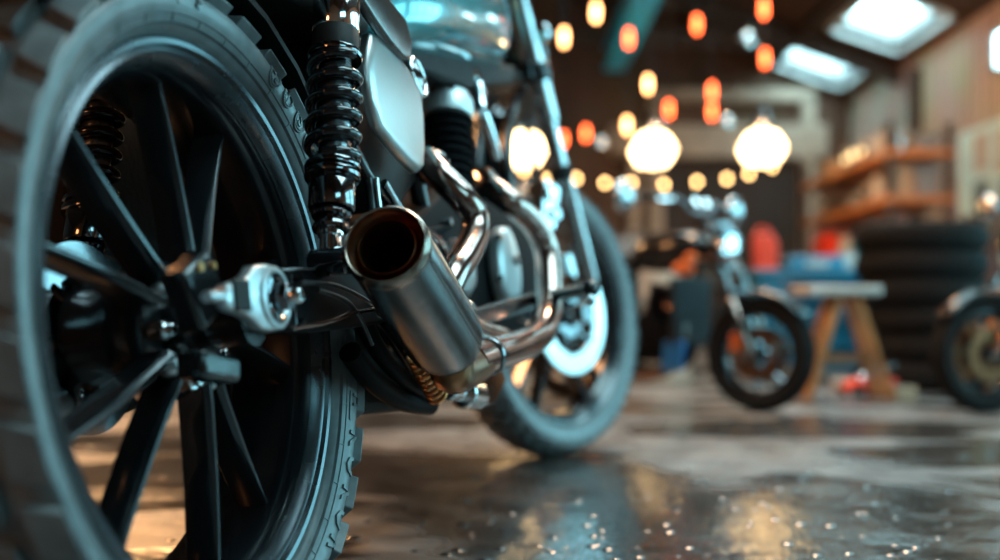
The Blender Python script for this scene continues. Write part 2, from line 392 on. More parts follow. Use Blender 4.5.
# hanging long bulbs
def hbulb(px,py,Y,kind,label,r=.0175,h=.098):
    p=W(px,py,Y); t=empty('hanging_bulb',p); tag(t,label,'light bulb','long bulbs hung on cords')
    MB().lathe([(.004,-h*.55),(r*.8,-h*.45),(r,-.2*h),(r,.15*h),(r*.75,.4*h),(r*.5,.5*h)],n=14).build('bulb',kind,t)
    MB().lathe([(r*.55,h*.48),(r*.6,h*.75),(r*.3,h*.85)],n=12).build('socket','black_matt',t)
    MB().cyl((0,0,h*.8),(0,0,zr(p.x)-p.z),.0035,n=6).build('cord','cable',t)
hb=[(564,37,6.6,'bulb_amber','amber long bulb hanging just beside the near motorcycle turn signal'),
(596,12,6.4,'bulb_amber','amber long bulb at the top edge, first beside the teal beam'),
(629,38,6.6,'bulb_red','red orange long bulb hanging in front of the teal beam'),
(697,24,6.6,'bulb_red','red orange long bulb high up, alone midway between teal beam and skylights'),
(764,8,6.2,'bulb_red','red long bulb highest of all, near the far side of the skylights'),
(648,84,7.2,'bulb_amber','amber long bulb hanging under the end of the teal beam'),
(669,109,7.4,'bulb_red','red orange long bulb just above the pendant lamp over the naked motorcycle'),
(627,125,7.4,'bulb_amber','amber long bulb beside the pendant lamp, on its fork side'),
(712,91,7.2,'bulb_red','upper of two stacked red bulbs midway between the pendant lamps'),
(712,111,7.6,'bulb_red','lower of two stacked red bulbs midway between the pendant lamps'),
(586,133,8.2,'bulb_red','dim red bulb low down, paired with a steel shade beside the fork'),
(563,139,8.4,'bulb_red','small orange bulb almost touching the fork of the near motorcycle'),
(765,58,6.8,'bulb_red','red bulb hanging in front of the nearer end of the far skylight')]
for a in hb: hbulb(*a)
def reflector(px,py,Y,label):
    p=W(px,py,Y); t=empty('shaded_bulb',p,(R(25),R(20),0)); tag(t,label,'lamp','small steel shaded lamps')
    MB().lathe([(.008,.05),(.02,.045),(.05,0),(.052,-.012),(.046,-.010),(.018,.035)],n=20,closed=True).build('metal_shade','tin',t)
    MB().sphere((0,0,.0),.018,10).build('bulb','white_paint',t)
    MB().tube([(0,0,.05),(-.02,0,.12),(-.05,-.05,.3)],.004,6).build('cord','cable',t)
reflector(747,40,6.4,'small pale steel lamp shade hanging high beside the skylights')
reflector(727,122,7.3,'small pale steel lamp shade beside the two stacked red bulbs')
reflector(600,143,8.0,'small pale steel lamp shade beside the dim red bulb near the fork')

# ------------------------------------------------------------------ wheels
SP=[(.02,.70),(.08,.78),(.14,.825),(.28,.88),(.45,.935),(.60,.965),(.70,.955),(.80,.86),(.91,.60),(.98,.31),(1,0)]
def prof_at(f):
    f=max(SP[0][0],min(.999,f))
    for (a,b_),(c,d) in zip(SP,SP[1:]):
        if a<=f<=c: return b_+(d-b_)*(f-a)/(c-a)
def tyre_mesh(Rt, rb, w, nb, blk=.007, n=120, gap=.22, slant=.006):
    mb=MB(); H=Rt-blk
    half=[(rb+(H-rb)*f,w*k) for f,k in SP]
    prof=half+[(r,-x) for r,x in half[-2::-1]]+[(rb+.001,-w*.6)]
    mb.lathe([(r,x) for r,x in prof],(0,0,0),(1,0,0),n,closed=True)
    def surf(u):     # u in -1..1 across the tread: returns r, x, normal angle
        a=u*1.0; x=w*.95*sin(a*1.15)/sin(1.15); r=H-(H-rb)*.27*abs(u)**2.4
        return r,x
    def block(a0,a1,u0,u1,dep,off=0.):
        vs=[]; K=3
        for i in range(K+1):
            for (u,ao) in ((u0,0.),(u1,off)):
                r,x=surf(u); a=a0+(a1-a0)*i/K+ao
                s_=abs(u)
                for dr in (-.002,dep):
                    rr=r+dr*(1-.45*s_); xx=x*(1+(dr*.55*s_)/w)
                    vs.append((xx,rr*cos(a),rr*sin(a)))
        fs=[]
        for i in range(K):
            o=i*4; q=o+4
            fs+=[(o+1,o+3,q+3,q+1),(o,q,q+2,o+2),(o,o+1,q+1,q),(o+2,q+2,q+3,o+3)]
        fs+=[(0,2,3,1),(K*4,K*4+1,K*4+3,K*4+2)]
        mb.add(vs,fs)
    for k in range(nb):
        a=2*pi*k/nb; s=2*pi/nb
        for sg in (1,-1):
            ph=0 if sg>0 else s*.5
            block(a+ph+s*.0,a+ph+s*(1-gap),sg*.66,sg*1.0,blk,s*.18)
            block(a+ph+s*.3,a+ph+s*(1.3-gap),sg*.24,sg*.50,blk,s*.2)
        block(a+s*.1,a+s*(1.05-gap),-.13,.13,blk,s*.15)
    return mb
def rim_mesh(rb, w, depth_in=.022, n=96):
    o=rb; t=w*.74
    prof=[(o+.002,t-.010),(o+.004,t-.003),(o+.001,t),(o-.004,t-.001),(o-.008,t-.006),(o-.013,t-.005),(o-.017,t-.010),(o-depth_in,t-.016),(o-depth_in-.004,t*.5),(o-depth_in-.004,-t*.5),
      (o-depth_in,-t+.016),(o-.008,-t+.004),(o-.003,-t),(o+.003,-t+.002),(o+.003,-t+.010),(o-.008,-t+.02),(o-.014,-t*.4),(o-.014,t*.4),(o-.008,t-.022)]
    return prof
def text_bm(txt, size, depth):
    cu=bpy.data.curves.new('t','FONT'); cu.body=txt; cu.size=size; cu.extrude=depth; cu.align_x='CENTER'; cu.align_y='CENTER'; cu.resolution_u=2; cu.offset=size*.022
    o=bpy.data.objects.new('t',cu); C.objects.link(o)
    me=bpy.data.meshes.new_from_object(o.evaluated_get(bpy.context.evaluated_depsgraph_get()))
    vs=[tuple(v.co) for v in me.vertices]; fs=[tuple(p.vertices) for p in me.polygons]
    bpy.data.objects.remove(o); bpy.data.curves.remove(cu); bpy.data.meshes.remove(me)
    return vs,fs

# ------------------------------------------------------------------ the near motorcycle
ROT=(0,R(-6),R(-14))
RA=.298
root=empty('motorcycle',(0,0,0),ROT)
root.location=(-.264,.947,0)
tag(root,'black roadster motorcycle standing closest on the wet floor, brushed muffler facing out','motorcycle')
MW=M4.Translation(root.location) @ __import__('mathutils').Euler(ROT).to_matrix().to_4x4()
MI=MW.inverted(); camL=MI @ V((0,0,HC))
def P(px,py,x):                          # point of the machine's own plane x = const seen at a pixel
    d=MI.to_3x3() @ V(((px-500)/F,1,(HOR-py)/F)); t=(x-camL.x)/d.x
    return camL+d*t
def proj(p):
    w=MW @ V(p); return (500+F*w.x/w.y, HOR-F*(w.z-HC)/w.y, w.y)
def pl(pts,x): return [P(a,b_,x) for a,b_ in pts]

# rear wheel
RB=.232; TW=.080
wh=MB().lathe(rim_mesh(RB,TW),(0,0,0),(1,0,0),128,closed=True).build('rear_wheel','rim_black',root,loc=(0,0,RA))
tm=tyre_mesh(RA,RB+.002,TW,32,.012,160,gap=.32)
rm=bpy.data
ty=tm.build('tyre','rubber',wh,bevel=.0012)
t_=TW*.74
MB().lathe([(RB+.002,t_-.006),(RB+.005,t_+.001),(RB+.002,t_+.004),(RB-.002,t_+.003),(RB-.0045,t_-.001),(RB-.008,t_+.001),(RB-.012,t_-.001),(RB-.018,t_-.010),(RB-.012,t_-.012)],(0,0,0),(1,0,0),128,closed=True).build('rim_lip','rim_lip',wh,label='polished outer rim edge')
# raised sidewall badges and characters
def on_side(vs, ang, r0, xoff=0.):
    out=[]
    H=RA-.012
    for (a,b_,c) in vs:
        r=r0+b_; th=ang-a/r0
        f=(r-RB-.002)/(H-RB-.002)
        x=TW*prof_at(f)
        out.append((x+c+xoff, r*cos(th), r*sin(th)))
    return out
sd=MB()
def ringv(cx,cy,rr,w,n=20,h=.0018):
    vs=[];fs=[]
    for k in range(n):
        a=2*pi*k/n
        for q in (rr-w,rr):
            for z in (-.002,h): vs.append((cx+q*cos(a),cy+q*sin(a),z))
    for k in range(n):
        o=4*k;q=4*((k+1)%n); fs+=[(o+1,o+3,q+3,q+1),(o+3,o+2,q+2,q+3),(o,o+1,q+1,q)]
    return vs,fs
def badge(ang,r0,ch,rr=.0095):
    v,f=ringv(0,0,rr,.0012); sd.add(on_side(v,ang,r0),f,True)
    v,f=ringv(0,0,rr*.78,.0007); sd.add(on_side(v,ang,r0),f,True)
    v,f=text_bm(ch,rr*1.5,.0018); sd.add(on_side(v,ang,r0),f)
rs=RB+.031
for d,ch in ((61,'%'),(54.5,'/'),(48,'S'),(42.5,'G')): badge(R(d),rs+.002,ch,.0110 if ch!='/' else .0095)
for d,ch,sz in ((-18.5,'H',.022),(-27.5,'K',.028),(-34,'O',.028),(-41,'K',.028),(-47.5,'O',.028),(-54,'R',.028),(92,'S',.022),(99,'T',.022)):
    v,f=text_bm(ch,sz,.0020); sd.add(on_side(v,R(d),rs+.004),f)
# box round the first character
for s_ in (-1,1):
    a=[(-.016,s_*.010-.0008,-.002),(.016,s_*.010-.0008,-.002),(.016,s_*.010+.0008,-.002),(-.016,s_*.010+.0008,-.002)]
    a+= [(x,y,.0012) for x,y,z in a]; sd.add(on_side(a,R(-20),rs+.004),[(0,1,5,4),(1,2,6,5),(2,3,7,6),(3,0,4,7),(4,5,6,7)])
    a=[(s_*.016-.0008,-.010,-.002),(s_*.016+.0008,-.010,-.002),(s_*.016+.0008,.010,-.002),(s_*.016-.0008,.010,-.002)]
    a+= [(x,y,.0012) for x,y,z in a]; sd.add(on_side(a,R(-20),rs+.004),[(0,1,5,4),(1,2,6,5),(2,3,7,6),(3,0,4,7),(4,5,6,7)])
# bead rings and short radial ticks
sd.lathe([(RB+.0125,TW*.85),(RB+.0135,TW*.885),(RB+.0145,TW*.86)],(0,0,0),(1,0,0),128,caps=False)
sd.lathe([(RB+.0195,TW*.885),(RB+.0202,TW*.915),(RB+.021,TW*.89)],(0,0,0),(1,0,0),128,caps=False)
for k in range(36):
    a=[(-.0006,-.004,-.002),(.0006,-.004,-.002),(.0006,.004,-.002),(-.0006,.004,-.002)]; a+=[(x,y,.0010) for x,y,z in a]
    sd.add(on_side(a,2*pi*k/36,RB+.0165),[(0,1,5,4),(1,2,6,5),(2,3,7,6),(3,0,4,7),(4,5,6,7)])
o_=sd.build('tyre_lettering','rubber',wh)
# spokes: five divided pairs
def spoke(a0, a1, r0, r1, w0, w1, x0, x1, d):
    mb=MB(); K=6; vs=[]
    for i in range(K+1):
        t=i/K; a=a0+(a1-a0)*t**1.1; r=r0+(r1-r0)*t; w=w0+(w1-w0)*t; x=x0+(x1-x0)*t
        c=V((0,r*cos(a),r*sin(a))); tn=V((0,-sin(a),cos(a)))
        vs+=[c+tn*w+V((x-d,0,0)),c+tn*w+V((x-.005,0,0)),c+tn*w*.35+V((x,0,0)),c-tn*w*.35+V((x,0,0)),c-tn*w+V((x-.005,0,0)),c-tn*w+V((x-d,0,0))]
    fs=[]
    for i in range(K):
        for k in range(6):
            l=(k+1)%6; fs.append((i*6+k,i*6+l,(i+1)*6+l,(i+1)*6+k))
    fs+=[tuple(range(6))[::-1],tuple(K*6+k for k in range(6))]
    mb.add(vs,fs); return mb
for k in range(5):
    c0=R(75+72*k)
    for s_ in (-1,1):
        o=spoke(c0+s_*R(11),c0+s_*R(15.5),.050,.216,.0062,.0040,.046,.030,.030)
        o.build('spoke','spoke_black',wh,bevel=.0008)
MB().lathe([(.0,.052),(.030,.052),(.034,.048),(.036,.030),(.056,.026),(.060,.018),(.058,-.01),(.045,-.03),(.045,-.06),(0,-.06)],(0,0,0),(1,0,0),48,caps=False).build('hub','rim_black',wh)
for k in range(5):
    a=R(75+72*k+36); c=V((.028,.047*cos(a),.047*sin(a)))
    MB().cyl(c,c+V((.014,0,0)),.0085,n=6).cyl(c+V((.012,0,0)),c+V((.020,0,0)),.005,n=12).build('hub_bolt','chrome',wh,bevel=.0008)
    a=R(75+72*k); c=V((.036,.050*cos(a),.050*sin(a)))
    MB().sphere(c,.010,10).build('hub_boss','cast_alloy',wh)
# perforated disc and chain sprocket on the far side
dm=MB().lathe([(.084,-.064),(.084,-.069),(.055,-.069),(.055,-.064)],(0,0,0),(1,0,0),72,closed=True)
for k in range(6): dm.cyl((-.066,.04*cos(k*pi/3),.04*sin(k*pi/3)),(-.066,.058*cos(k*pi/3+.2),.058*sin(k*pi/3+.2)),.005,n=8)
dm.build('brake_disc','black_chrome',wh)
sp=MB().lathe([(.070,-.078),(.070,-.084),(.04,-.084),(.04,-.078)],(0,0,0),(1,0,0),60,closed=True)
for k in range(42):
    a=2*pi*k/42; sp.box((-.081,.073*cos(a),.073*sin(a)),(.005,.005,.006),M4.Rotation(a,3,'X'))
sp.build('sprocket','black_chrome',wh)
MB().cyl((0,.221*cos(R(58)),.221*sin(R(58))),(.012,.195*cos(R(58)),.195*sin(R(58))),.004,n=10).build('valve_stem','chrome',wh)

# swingarm
ax=.105
def sa_arm(sx, name):
    m=MB()
    # tapering box arm from dropout to pivot
    prof=[(.010,.031,.312),(.07,.034,.312),(.20,.034,.316),(.36,.032,.322),(.50,.030,.325)]
    vs=[];
    for y,h,z in prof:
        hw=.013
        xo=ax-.012*(y/.5)
        for (dx,dz) in ((-hw,-h),(hw,-h),(hw,h),(-hw,h)): vs.append((sx*(xo+dx),y,z+dz*.82))
    fs=[]
    for i in range(4):
        for k in range(4):
            l=(k+1)%4; fs.append((i*4+k,i*4+l,i*4+4+l,i*4+4+k))
    fs+=[(3,2,1,0),(16,17,18,19)]
    m.add(vs,fs); return m.build(name,'arm_black',root,bevel=.004)
sar=sa_arm(1,'swingarm'); sal=sa_arm(-1,'swingarm')
# bright edges (weld seams) on near arm
MB().tube([(ax+.0135,.012,.337),(ax+.0125,.07,.340),(ax+.009,.20,.343),(ax+.005,.34,.348)],.0014,6,4).build('weld_seam','steel',sar)
MB().box((ax+.014,.026,.312),(.003,.003,.046)).build('clamp_plate','steel',sar)
for z in (.293,.331): MB().cyl((ax+.012,.036,z),(ax+.019,.036,z),.0035,n=8).build('bolt','black_chrome',sar)
# chain adjuster plate (bright) with axle
AZ=.312; k_=.54
pl2=[(-.100,.306),(-.098,.318),(-.070,.326),(-.056,.334),(-.044,.348),(-.020,.352),(.010,.349),(.018,.334),(.018,.268),(.010,.256),(-.020,.252),(-.040,.256),(-.054,.270),(-.070,.278),(-.096,.284),(-.104,.294)]
m=MB().prism([(ax+.013,-.028+(y+.01)*.86,AZ+(z-.302)*k_) for y,z in pl2],(.010,0,0),inset=.05,dome=.4)
ap=m.build('adjuster_plate','cast_alloy',root,bevel=.0012,label='bright cast alloy axle plate')
MB().torus((ax+.023,-.027,AZ),(1,0,0),.0225,.0032,40,8).build('boss_ring','cast_alloy',ap)
MB().lathe([(.0200,.022),(.0200,.0255),(.0165,.0262),(.0150,.0245),(.002,.0245)],(ax,-.025,AZ),(1,0,0),36).build('axle_washer','black_chrome',ap)
MB().lathe([(.0125,.024),(.0125,.033),(.0110,.036),(.001,.036)],(ax,-.025,AZ),(1,0,0),6,smooth=False).build('axle_nut','black_chrome',ap,bevel=.0008)
MB().lathe([(.0065,.035),(.0065,.043),(.005,.045),(.001,.045)],(ax,-.025,AZ),(1,0,0),20).build('axle_bolt','chrome',ap)
MB().box((ax+.0235,-.085,AZ+.001),(.003,.026,.024)).build('slot','black_matt',ap,bevel=.002)
MB().cyl((ax+.018,-.128,AZ),(ax+.018,-.106,AZ),.0045,n=12).build('adjuster_screw','steel',ap)
# rear caliper / spacer inside, dark
MB().lathe([(.0,.06),(.022,.06),(.024,.095),(.0,.095)],(0,0,.3),(1,0,0),28,caps=False).build('axle_spacer','black_paint',root)
cl=MB().box((.082,-.070,.322),(.024,.050,.050),M4.Rotation(R(28),3,'X')).box((.080,-.055,.262),(.026,.060,.022),M4.Rotation(R(-8),3,'X')).build('rear_caliper','black_paint',root,bevel=.005)
MB().cyl((.094,-.083,.338),(.097,-.083,.338),.004,n=14).build('caliper_pin','copper',cl); MB().cyl((.094,-.062,.340),(.097,-.062,.340),.003,n=14).build('caliper_pin','copper',cl)
# far-side chain guard and an added mass, black to darken gaps between spokes
MB().prism([(-.10,-.16,.22),(-.10,-.02,.205),(-.10,.16,.235),(-.10,.16,.375),(-.10,0,.392),(-.10,-.15,.36)],(-.02,0,0)).build('chain_guard','black_matt',root,bevel=.006)
MB().prism([(-.175,.17,.27),(-.175,.60,.27),(-.175,.62,.56),(-.175,.58,.64),(-.175,.20,.64),(-.175,.15,.58)],(-.10,0,0),inset=.06,dome=.2).build('saddlebag','leather',root,bevel=.01)
# shocks
def shock(bot, top, name, springmat='spring_black', full=True):
    a=V(bot); b_=V(top); L_=(b_-a).length; d=(b_-a).normalized()
    t=empty(name,(0,0,0),parent=root)
    def LT(pr,mt,nm,n=36,smooth=True,**k): MB().lathe([(r,h*L_) for r,h in pr],a,d,n,smooth=smooth).build(nm,mt,t,**k)
    # lower eye and clevis
    MB().cyl(a+V((-.018,0,0)),a+V((.018,0,0)),.013,n=24,bev=.002).build('lower_eye','black_chrome',t)
    MB().cyl(a+V((.016,0,0)),a+V((.024,0,0)),.0085,n=6).build('eye_bolt','chrome',t)
    LT([(.006,.02),(.010,.03),(.010,.07),(.012,.072),(.012,.085),(.009,.09)],'chrome','lower_clevis')
    LT([(.012,.085),(.0165,.088),(.0175,.097),(.0165,.105),(.013,.108),(.0125,.122),(.0175,.126),(.0185,.134),(.0175,.142),(.012,.146)],'black_chrome','knurled_ring')
    LT([(.012,.143),(.0205,.148),(.0215,.155),(.0215,.232),(.0205,.236)],'black_chrome','adjuster_sleeve')
    LT([(.0205,.234),(.0255,.238),(.0262,.246),(.0255,.254),(.0225,.257),(.0225,.262),(.0258,.266),(.0262,.274),(.0255,.280),(.020,.284)],'black_chrome','preload_collar')
    LT([(.0135,.25),(.0135,.34),(.0165,.345),(.0165,.56),(.0155,.58),(.0155,.61),(.010,.615)],'steel','damper_body')
    LT([(.012,.602),(.0255,.607),(.0265,.615),(.026,.623),(.0235,.629)],'black_chrome','spring_seat')
    LT([(.0225,.627),(.0225,.690),(.0215,.695)],'black_matt','upper_collar')
    LT([(.0215,.692),(.0228,.697),(.0228,.800),(.0205,.816),(.012,.825),(.010,.93)],'chrome','upper_canister')
    MB().cyl(b_+V((-.018,0,0)),b_+V((.018,0,0)),.014,n=24,bev=.002).build('upper_eye','black_chrome',t)
    x,y,_=frame_of(d); pts=[]; turns=5.2; N=int(turns*28); h0=.288; h1=.602
    for i in range(N+1):
        u=i/N; e=min(u/.09,(1-u)/.09,1)
        hh=h0+(h1-h0)*u
        ang=2*pi*turns*u; pts.append(a+d*(hh*L_)+(x*cos(ang)+y*sin(ang))*.0222)
    MB().tube(pts,.0052,12,0).build('coil_spring',springmat,t)
    return t
sb=P(330,262,.128); st=P(338,-58,.128)
print('shock',sb,st,(st-sb).length)
shock(sb,st,'rear_shock')
sb2=V((-.128,sb.y,sb.z)); st2=V((-.128,st.y,st.z)); shock(sb2,st2,'rear_shock','spring_black')

# ---- muffler
ma=P(385,244,.185); mb_=P(447,343,.165)
d=(mb_-ma); ML=d.length; d.normalize()
print('muffler',ma,mb_,ML)
mu=MB().lathe([(.0345,.004),(.0362,.0),(.0385,.003),(.0392,.010),(.0380,.014),(.0388,.018),(.0410,ML*.5),(.0420,ML*.86),(.0416,ML*.94),(.039,ML*.99),(.030,ML*1.045),(.022,ML*1.07)],ma,d,72,caps=False).build('muffler','brushed',root)
MB().lathe([(.0350,-.0003),(.0362,-.0015),(.0392,.002),(.0398,.010),(.0385,.0145)],ma,d,72,caps=False).build('end_ring','bronze_dark',mu,label='warm tinted tail ring')
MB().lathe([(.0352,-.0002),(.0335,.006),(.0272,.012),(.0268,.006),(.0258,.005),(.0250,.008),(.0250,.16),(.001,.16)],ma,d,64,caps=False).build('bore_liner','brown_steel',mu)
x_,y_,_=frame_of(d)
for ang in (R(200),R(150),R(60)):
    q=[ma+d*(ML*u)+(x_*cos(ang)+y_*sin(ang))*(.0387+.0034*min(1,u/.86)) for u in (.08,.3,.5,.7,.9)]
    MB().tube(q,.0011,6,2).build('body_seam','brushed',mu)
me_=mb_
# elbow and collector
col=[me_+d*.0, me_+d*.03, P(462,362,.165), P(492,357,.17), P(520,347,.172), P(541,334,.172)]
MB().tube([me_-d*.01,me_+d*.022,P(452,372,.160),P(468,368,.164),P(478,362,.166)],lambda t:.026-.004*t,24,6).build('exhaust_elbow','brown_steel',root,label='browned steel exhaust elbow')
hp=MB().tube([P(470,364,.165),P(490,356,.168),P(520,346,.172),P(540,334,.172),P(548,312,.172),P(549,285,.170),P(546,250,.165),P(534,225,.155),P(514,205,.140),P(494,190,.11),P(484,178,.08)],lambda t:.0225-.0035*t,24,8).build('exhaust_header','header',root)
MB().lathe([(.0235,-.004),(.0245,0),(.0245,.012),(.0235,.016)],P(486,357,.168),P(496,354,.168)-P(486,357,.168),24).build('pipe_clamp','black_chrome',hp)
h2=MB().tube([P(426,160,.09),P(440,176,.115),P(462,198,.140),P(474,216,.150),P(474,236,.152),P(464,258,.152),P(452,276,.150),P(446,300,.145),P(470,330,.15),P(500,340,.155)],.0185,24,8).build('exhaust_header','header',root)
MB().lathe([(.022,0),(.024,.003),(.024,.012),(.022,.015)],P(430,165,.09),P(440,176,.11)-P(430,165,.09),24).build('exhaust_flange','black_chrome',h2)

# ---- engine
def ylz(px,py,x): q=P(px,py,x); return q
ec=P(470,290,.03)
print('engine',ec)
eng=MB()
E0=P(505,268,.10)           # clutch cover centre
print('clutch',E0)
# crankcase outline in the side plane
case=[P(a,b_,.085) for a,b_ in ((418,215),(440,190),(480,180),(520,205),(540,240),(545,300),(528,335),(470,340),(430,335),(405,300),(402,250))]
eng.prism([(-.085,q.y,q.z) for q in case],(.17,0,0),inset=.05,dome=.15)
eb=eng.build('crankcase','engine_black',root,bevel=.004)
rr=.062
MB().lathe([(rr,.0),(rr+.003,.004),(rr+.003,.016),(rr-.001,.021),(rr-.006,.0225),(.026,.026),(.020,.028),(.001,.0285)],(.090,E0.y,E0.z),(1,0,0),56,caps=False).build('clutch_cover','satin_bright',eb,label='polished round clutch cover')
for k in range(6):
    a=k*pi/3+.3; MB().cyl((.100,E0.y+(rr+.004)*cos(a),E0.z+(rr+.004)*sin(a)),(.110,E0.y+(rr+.004)*cos(a),E0.z+(rr+.004)*sin(a)),.005,n=6).build('cover_bolt','steel',eb)
MB().lathe([(.008,.026),(.008,.034),(.001,.036)],(.09,E0.y-.005,E0.z+.01),(1,0,0),20).build('filler_cap','steel',eb)
q=P(456,322,.1); MB().lathe([(.030,0),(.030,.03),(.024,.04),(.001,.04)],(.085,q.y,q.z),(1,0,0),36).build('oil_filter_cover','steel',eb)
for k,(a,b_) in enumerate(((430,240),(446,222),(470,208),(432,300),(455,300),(478,314),(520,320))):
    q=P(a,b_,.092); MB().cyl((.085,q.y,q.z),(.100,q.y,q.z),.006,n=6).build('case_bolt','steel',eb)
q=P(462,268,.10); MB().lathe([(.040,0),(.042,.004),(.040,.016),(.030,.024),(.012,.028),(.001,.028)],(.088,q.y,q.z),(1,0,0),40,caps=False).build('generator_cover','satin_panel',eb)
rb_=MB()
for k in range(5): q=P(424+k*5,232+k*16,.09); q2=P(450+k*4,226+k*17,.09); rb_.cyl((.090,q.y,q.z),(.090,q2.y,q2.z),.004,n=8)
rb_.build('case_rib','engine_black',eb)
# finned cylinders
def cyl_fins(base, top, r, nf, capc, nm):
    b0=V(base); t0=V(top); d_=(t0-b0); L_=d_.length
    pr=[]
    for i in range(nf):
        h=L_*i/nf; e=L_/nf
        pr+=[(r*.80,h),(r*.80,h+e*.38),(r,h+e*.45),(r,h+e*.72),(r*.80,h+e*.82)]
    cy=MB().lathe(pr,b0,d_,48).build(nm,'engine_black',root)
    MB().lathe([(r*.8,L_),(r*.98,L_+.002),(r*1.0,L_+.010),(r*.97,L_+.030),(r*.80,L_+.042),(r*.45,L_+.047),(.001,L_+.048)],b0,d_,48,caps=False).build('cylinder_head_cover',capc,cy,label='polished rounded head cover')
    for k in range(4):
        a=k*pi/2+.5; x,y,dd=frame_of(d_); c=b0+dd*(L_+.028)+(x*cos(a)+y*sin(a))*r*.84
        MB().cyl(c,c+dd*.022,.0055,n=6).build('head_bolt','black_chrome',cy)
    return cy
ca=P(448,200,.045); cb=P(447,120,.045)
print('cyl',ca,cb,proj(ca),proj(cb))
cyl_fins(ca,cb,.0415,9,'satin_bright','cylinder')
cyl_fins(P(486,205,-.02),P(492,128,-.02),.042,8,'black_chrome','cylinder')
# intake ring beside the head
q=P(418,77,.112)
ca_=MB().torus(q,(1,0,.15),.0235,.0035,40,10).lathe([(.021,0),(.021,-.04),(.015,-.05)],q,(1,0,.15),32).build('carburettor','chrome',root)
MB().lathe([(.017,.002),(.006,.006),(.001,.006)],q,(1,0,.15),24,caps=False).build('intake_cap','black_chrome',ca_)
# curved chrome pipe in front of the fins
MB().tube([P(470,72,.06),P(478,88,.07),P(482,112,.08),(P(492,140,.085)),P(497,158,.085)],lambda t:.0135-.006*t,16).build('coolant_pipe','chrome',root)
# frame tubes
fr=MB()
ft=[([P(300,-30,.07),P(352,-12,.08),P(402,60,.085),P(412,110,.08),P(416,180,.07),P(430,240,.07)],.012),
    ([P(350,140,.085),P(368,176,.088),P(398,212,.088),P(432,262,.088),P(452,300,.08)],.006),
    ([P(352,142,.085),P(368,178,.088),P(374,230,.088),P(388,290,.088)],.005),
    ([P(420,50,.05),P(470,62,.05),P(520,78,.04)],.013),
    ([P(518,92,.03),P(506,160,.03),P(524,300,.04),P(520,345,.06),P(440,350,.08)],.013),
    ([P(352,305,.09),P(384,322,.088),P(420,372,.085),P(446,388,.08)],.011)]
for p,r in ft:
    fr.tube(p,r,14,6); fr.tube([(-q.x,q.y,q.z) for q in p],r,14,6)
fo=fr.build('frame','black_paint',root)
# polished slim rail and its lower strut
MB().tube([P(384,182,.098),P(402,212,.098),P(426,244,.098)],.0045,10).build('frame_strut','steel',root)
MB().tube([P(376,178,.096),P(379,205,.096),P(386,240,.096)],.003,8).build('frame_strut','steel',root)
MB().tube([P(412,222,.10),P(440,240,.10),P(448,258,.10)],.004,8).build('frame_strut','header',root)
sr=MB().prism([P(a,b_,.122) for a,b_ in ((336,-30),(356,-32),(380,0),(398,22),(404,44),(403,61),(396,60),(382,44),(366,22),(352,0))],(.012,0,0),inset=.08,dome=.3).build('seat_rail','brushed',root,bevel=.001)
# side panel: polished plate
sp_=[(366,34),(374,37),(392,54),(407,74),(417,94),(420,118),(421,150),(420,168),(415,174),(404,164),(388,146),(374,128),(366,100),(362,66)]
pp=pl([(a-5,b_) for a,b_ in sp_],.112)
MB().prism(pp,(.014,0,0),inset=.09,dome=.4).build('side_panel','satin_panel',root,bevel=.0015,label='satin silver side panel')
pp2=[V((-q.x,q.y,q.z)) for q in pp]
MB().prism(pp2,(-.014,0,0),inset=.09,dome=.4).build('side_panel','satin_panel',root,bevel=.0015)
# battery box etc between the panels
bx=[P(a,b_,.085) for a,b_ in ((352,30),(412,60),(418,180),(400,210),(372,190),(356,150))]
MB().prism([(-.085,q.y,q.z) for q in bx],(.17,0,0)).build('battery_box','black_matt',root,bevel=.008)
# rear fender / tail underside, dark
fp=[]
for k in range(9):
    a=R(28+13*k); fp.append((R(28+13*k)))
vs=[];fs=[]
for i,a in enumerate(fp):
    for r in (.325,.332):
        for u in (-1,-.6,0,.6,1):
            rr_=r-.018*abs(u)**2; vs.append((.078*u,rr_*cos(a),RA+rr_*sin(a)))
for i in range(len(fp)-1):
    for k in range(4):
        o=i*10;q=o+10
        fs+=[(o+k,o+k+1,q+k+1,q+k),(o+5+k,q+5+k,q+6+k,o+6+k)]
    fs+=[(i*10,i*10+10,i*10+15,i*10+5),(i*10+4,i*10+9,i*10+19,i*10+14)]
e=(len(fp)-1)*10
fs+=[(0,5,6,1),(1,6,7,2),(2,7,8,3),(3,8,9,4)]+[(e+k,e+k+1,e+6+k,e+5+k) for k in range(4)]
MB().add(vs,fs,True).build('rear_fender','black_matt',root)
MB().box((0,.20,.645),(.17,.40,.05),M4.Rotation(R(4),3,'X')).build('seat_pan','black_matt',root,bevel=.012)
st_=MB(); n_=10
prof=[(-.10,.0),(-.115,.02),(-.10,.05),(-.05,.062),(0,.065),(.05,.062),(.10,.05),(.115,.02),(.10,0)]
vs=[];fs=[]
for i in range(n_+1):
    y=-.12+.62*i/n_; k_=1 if 0<i<n_ else .7; zz=.672+.02*cos(i/n_*2*pi)
    for x,z in prof: vs.append((x*k_,y,zz+z*k_))
for i in range(n_):
    for k in range(9):
        l=(k+1)%9; fs.append((i*9+k,i*9+l,i*9+9+l,i*9+9+k))
fs+=[tuple(range(9))[::-1],tuple(n_*9+k for k in range(9))]
st_.add(vs,fs,True).build('seat','leather',root)
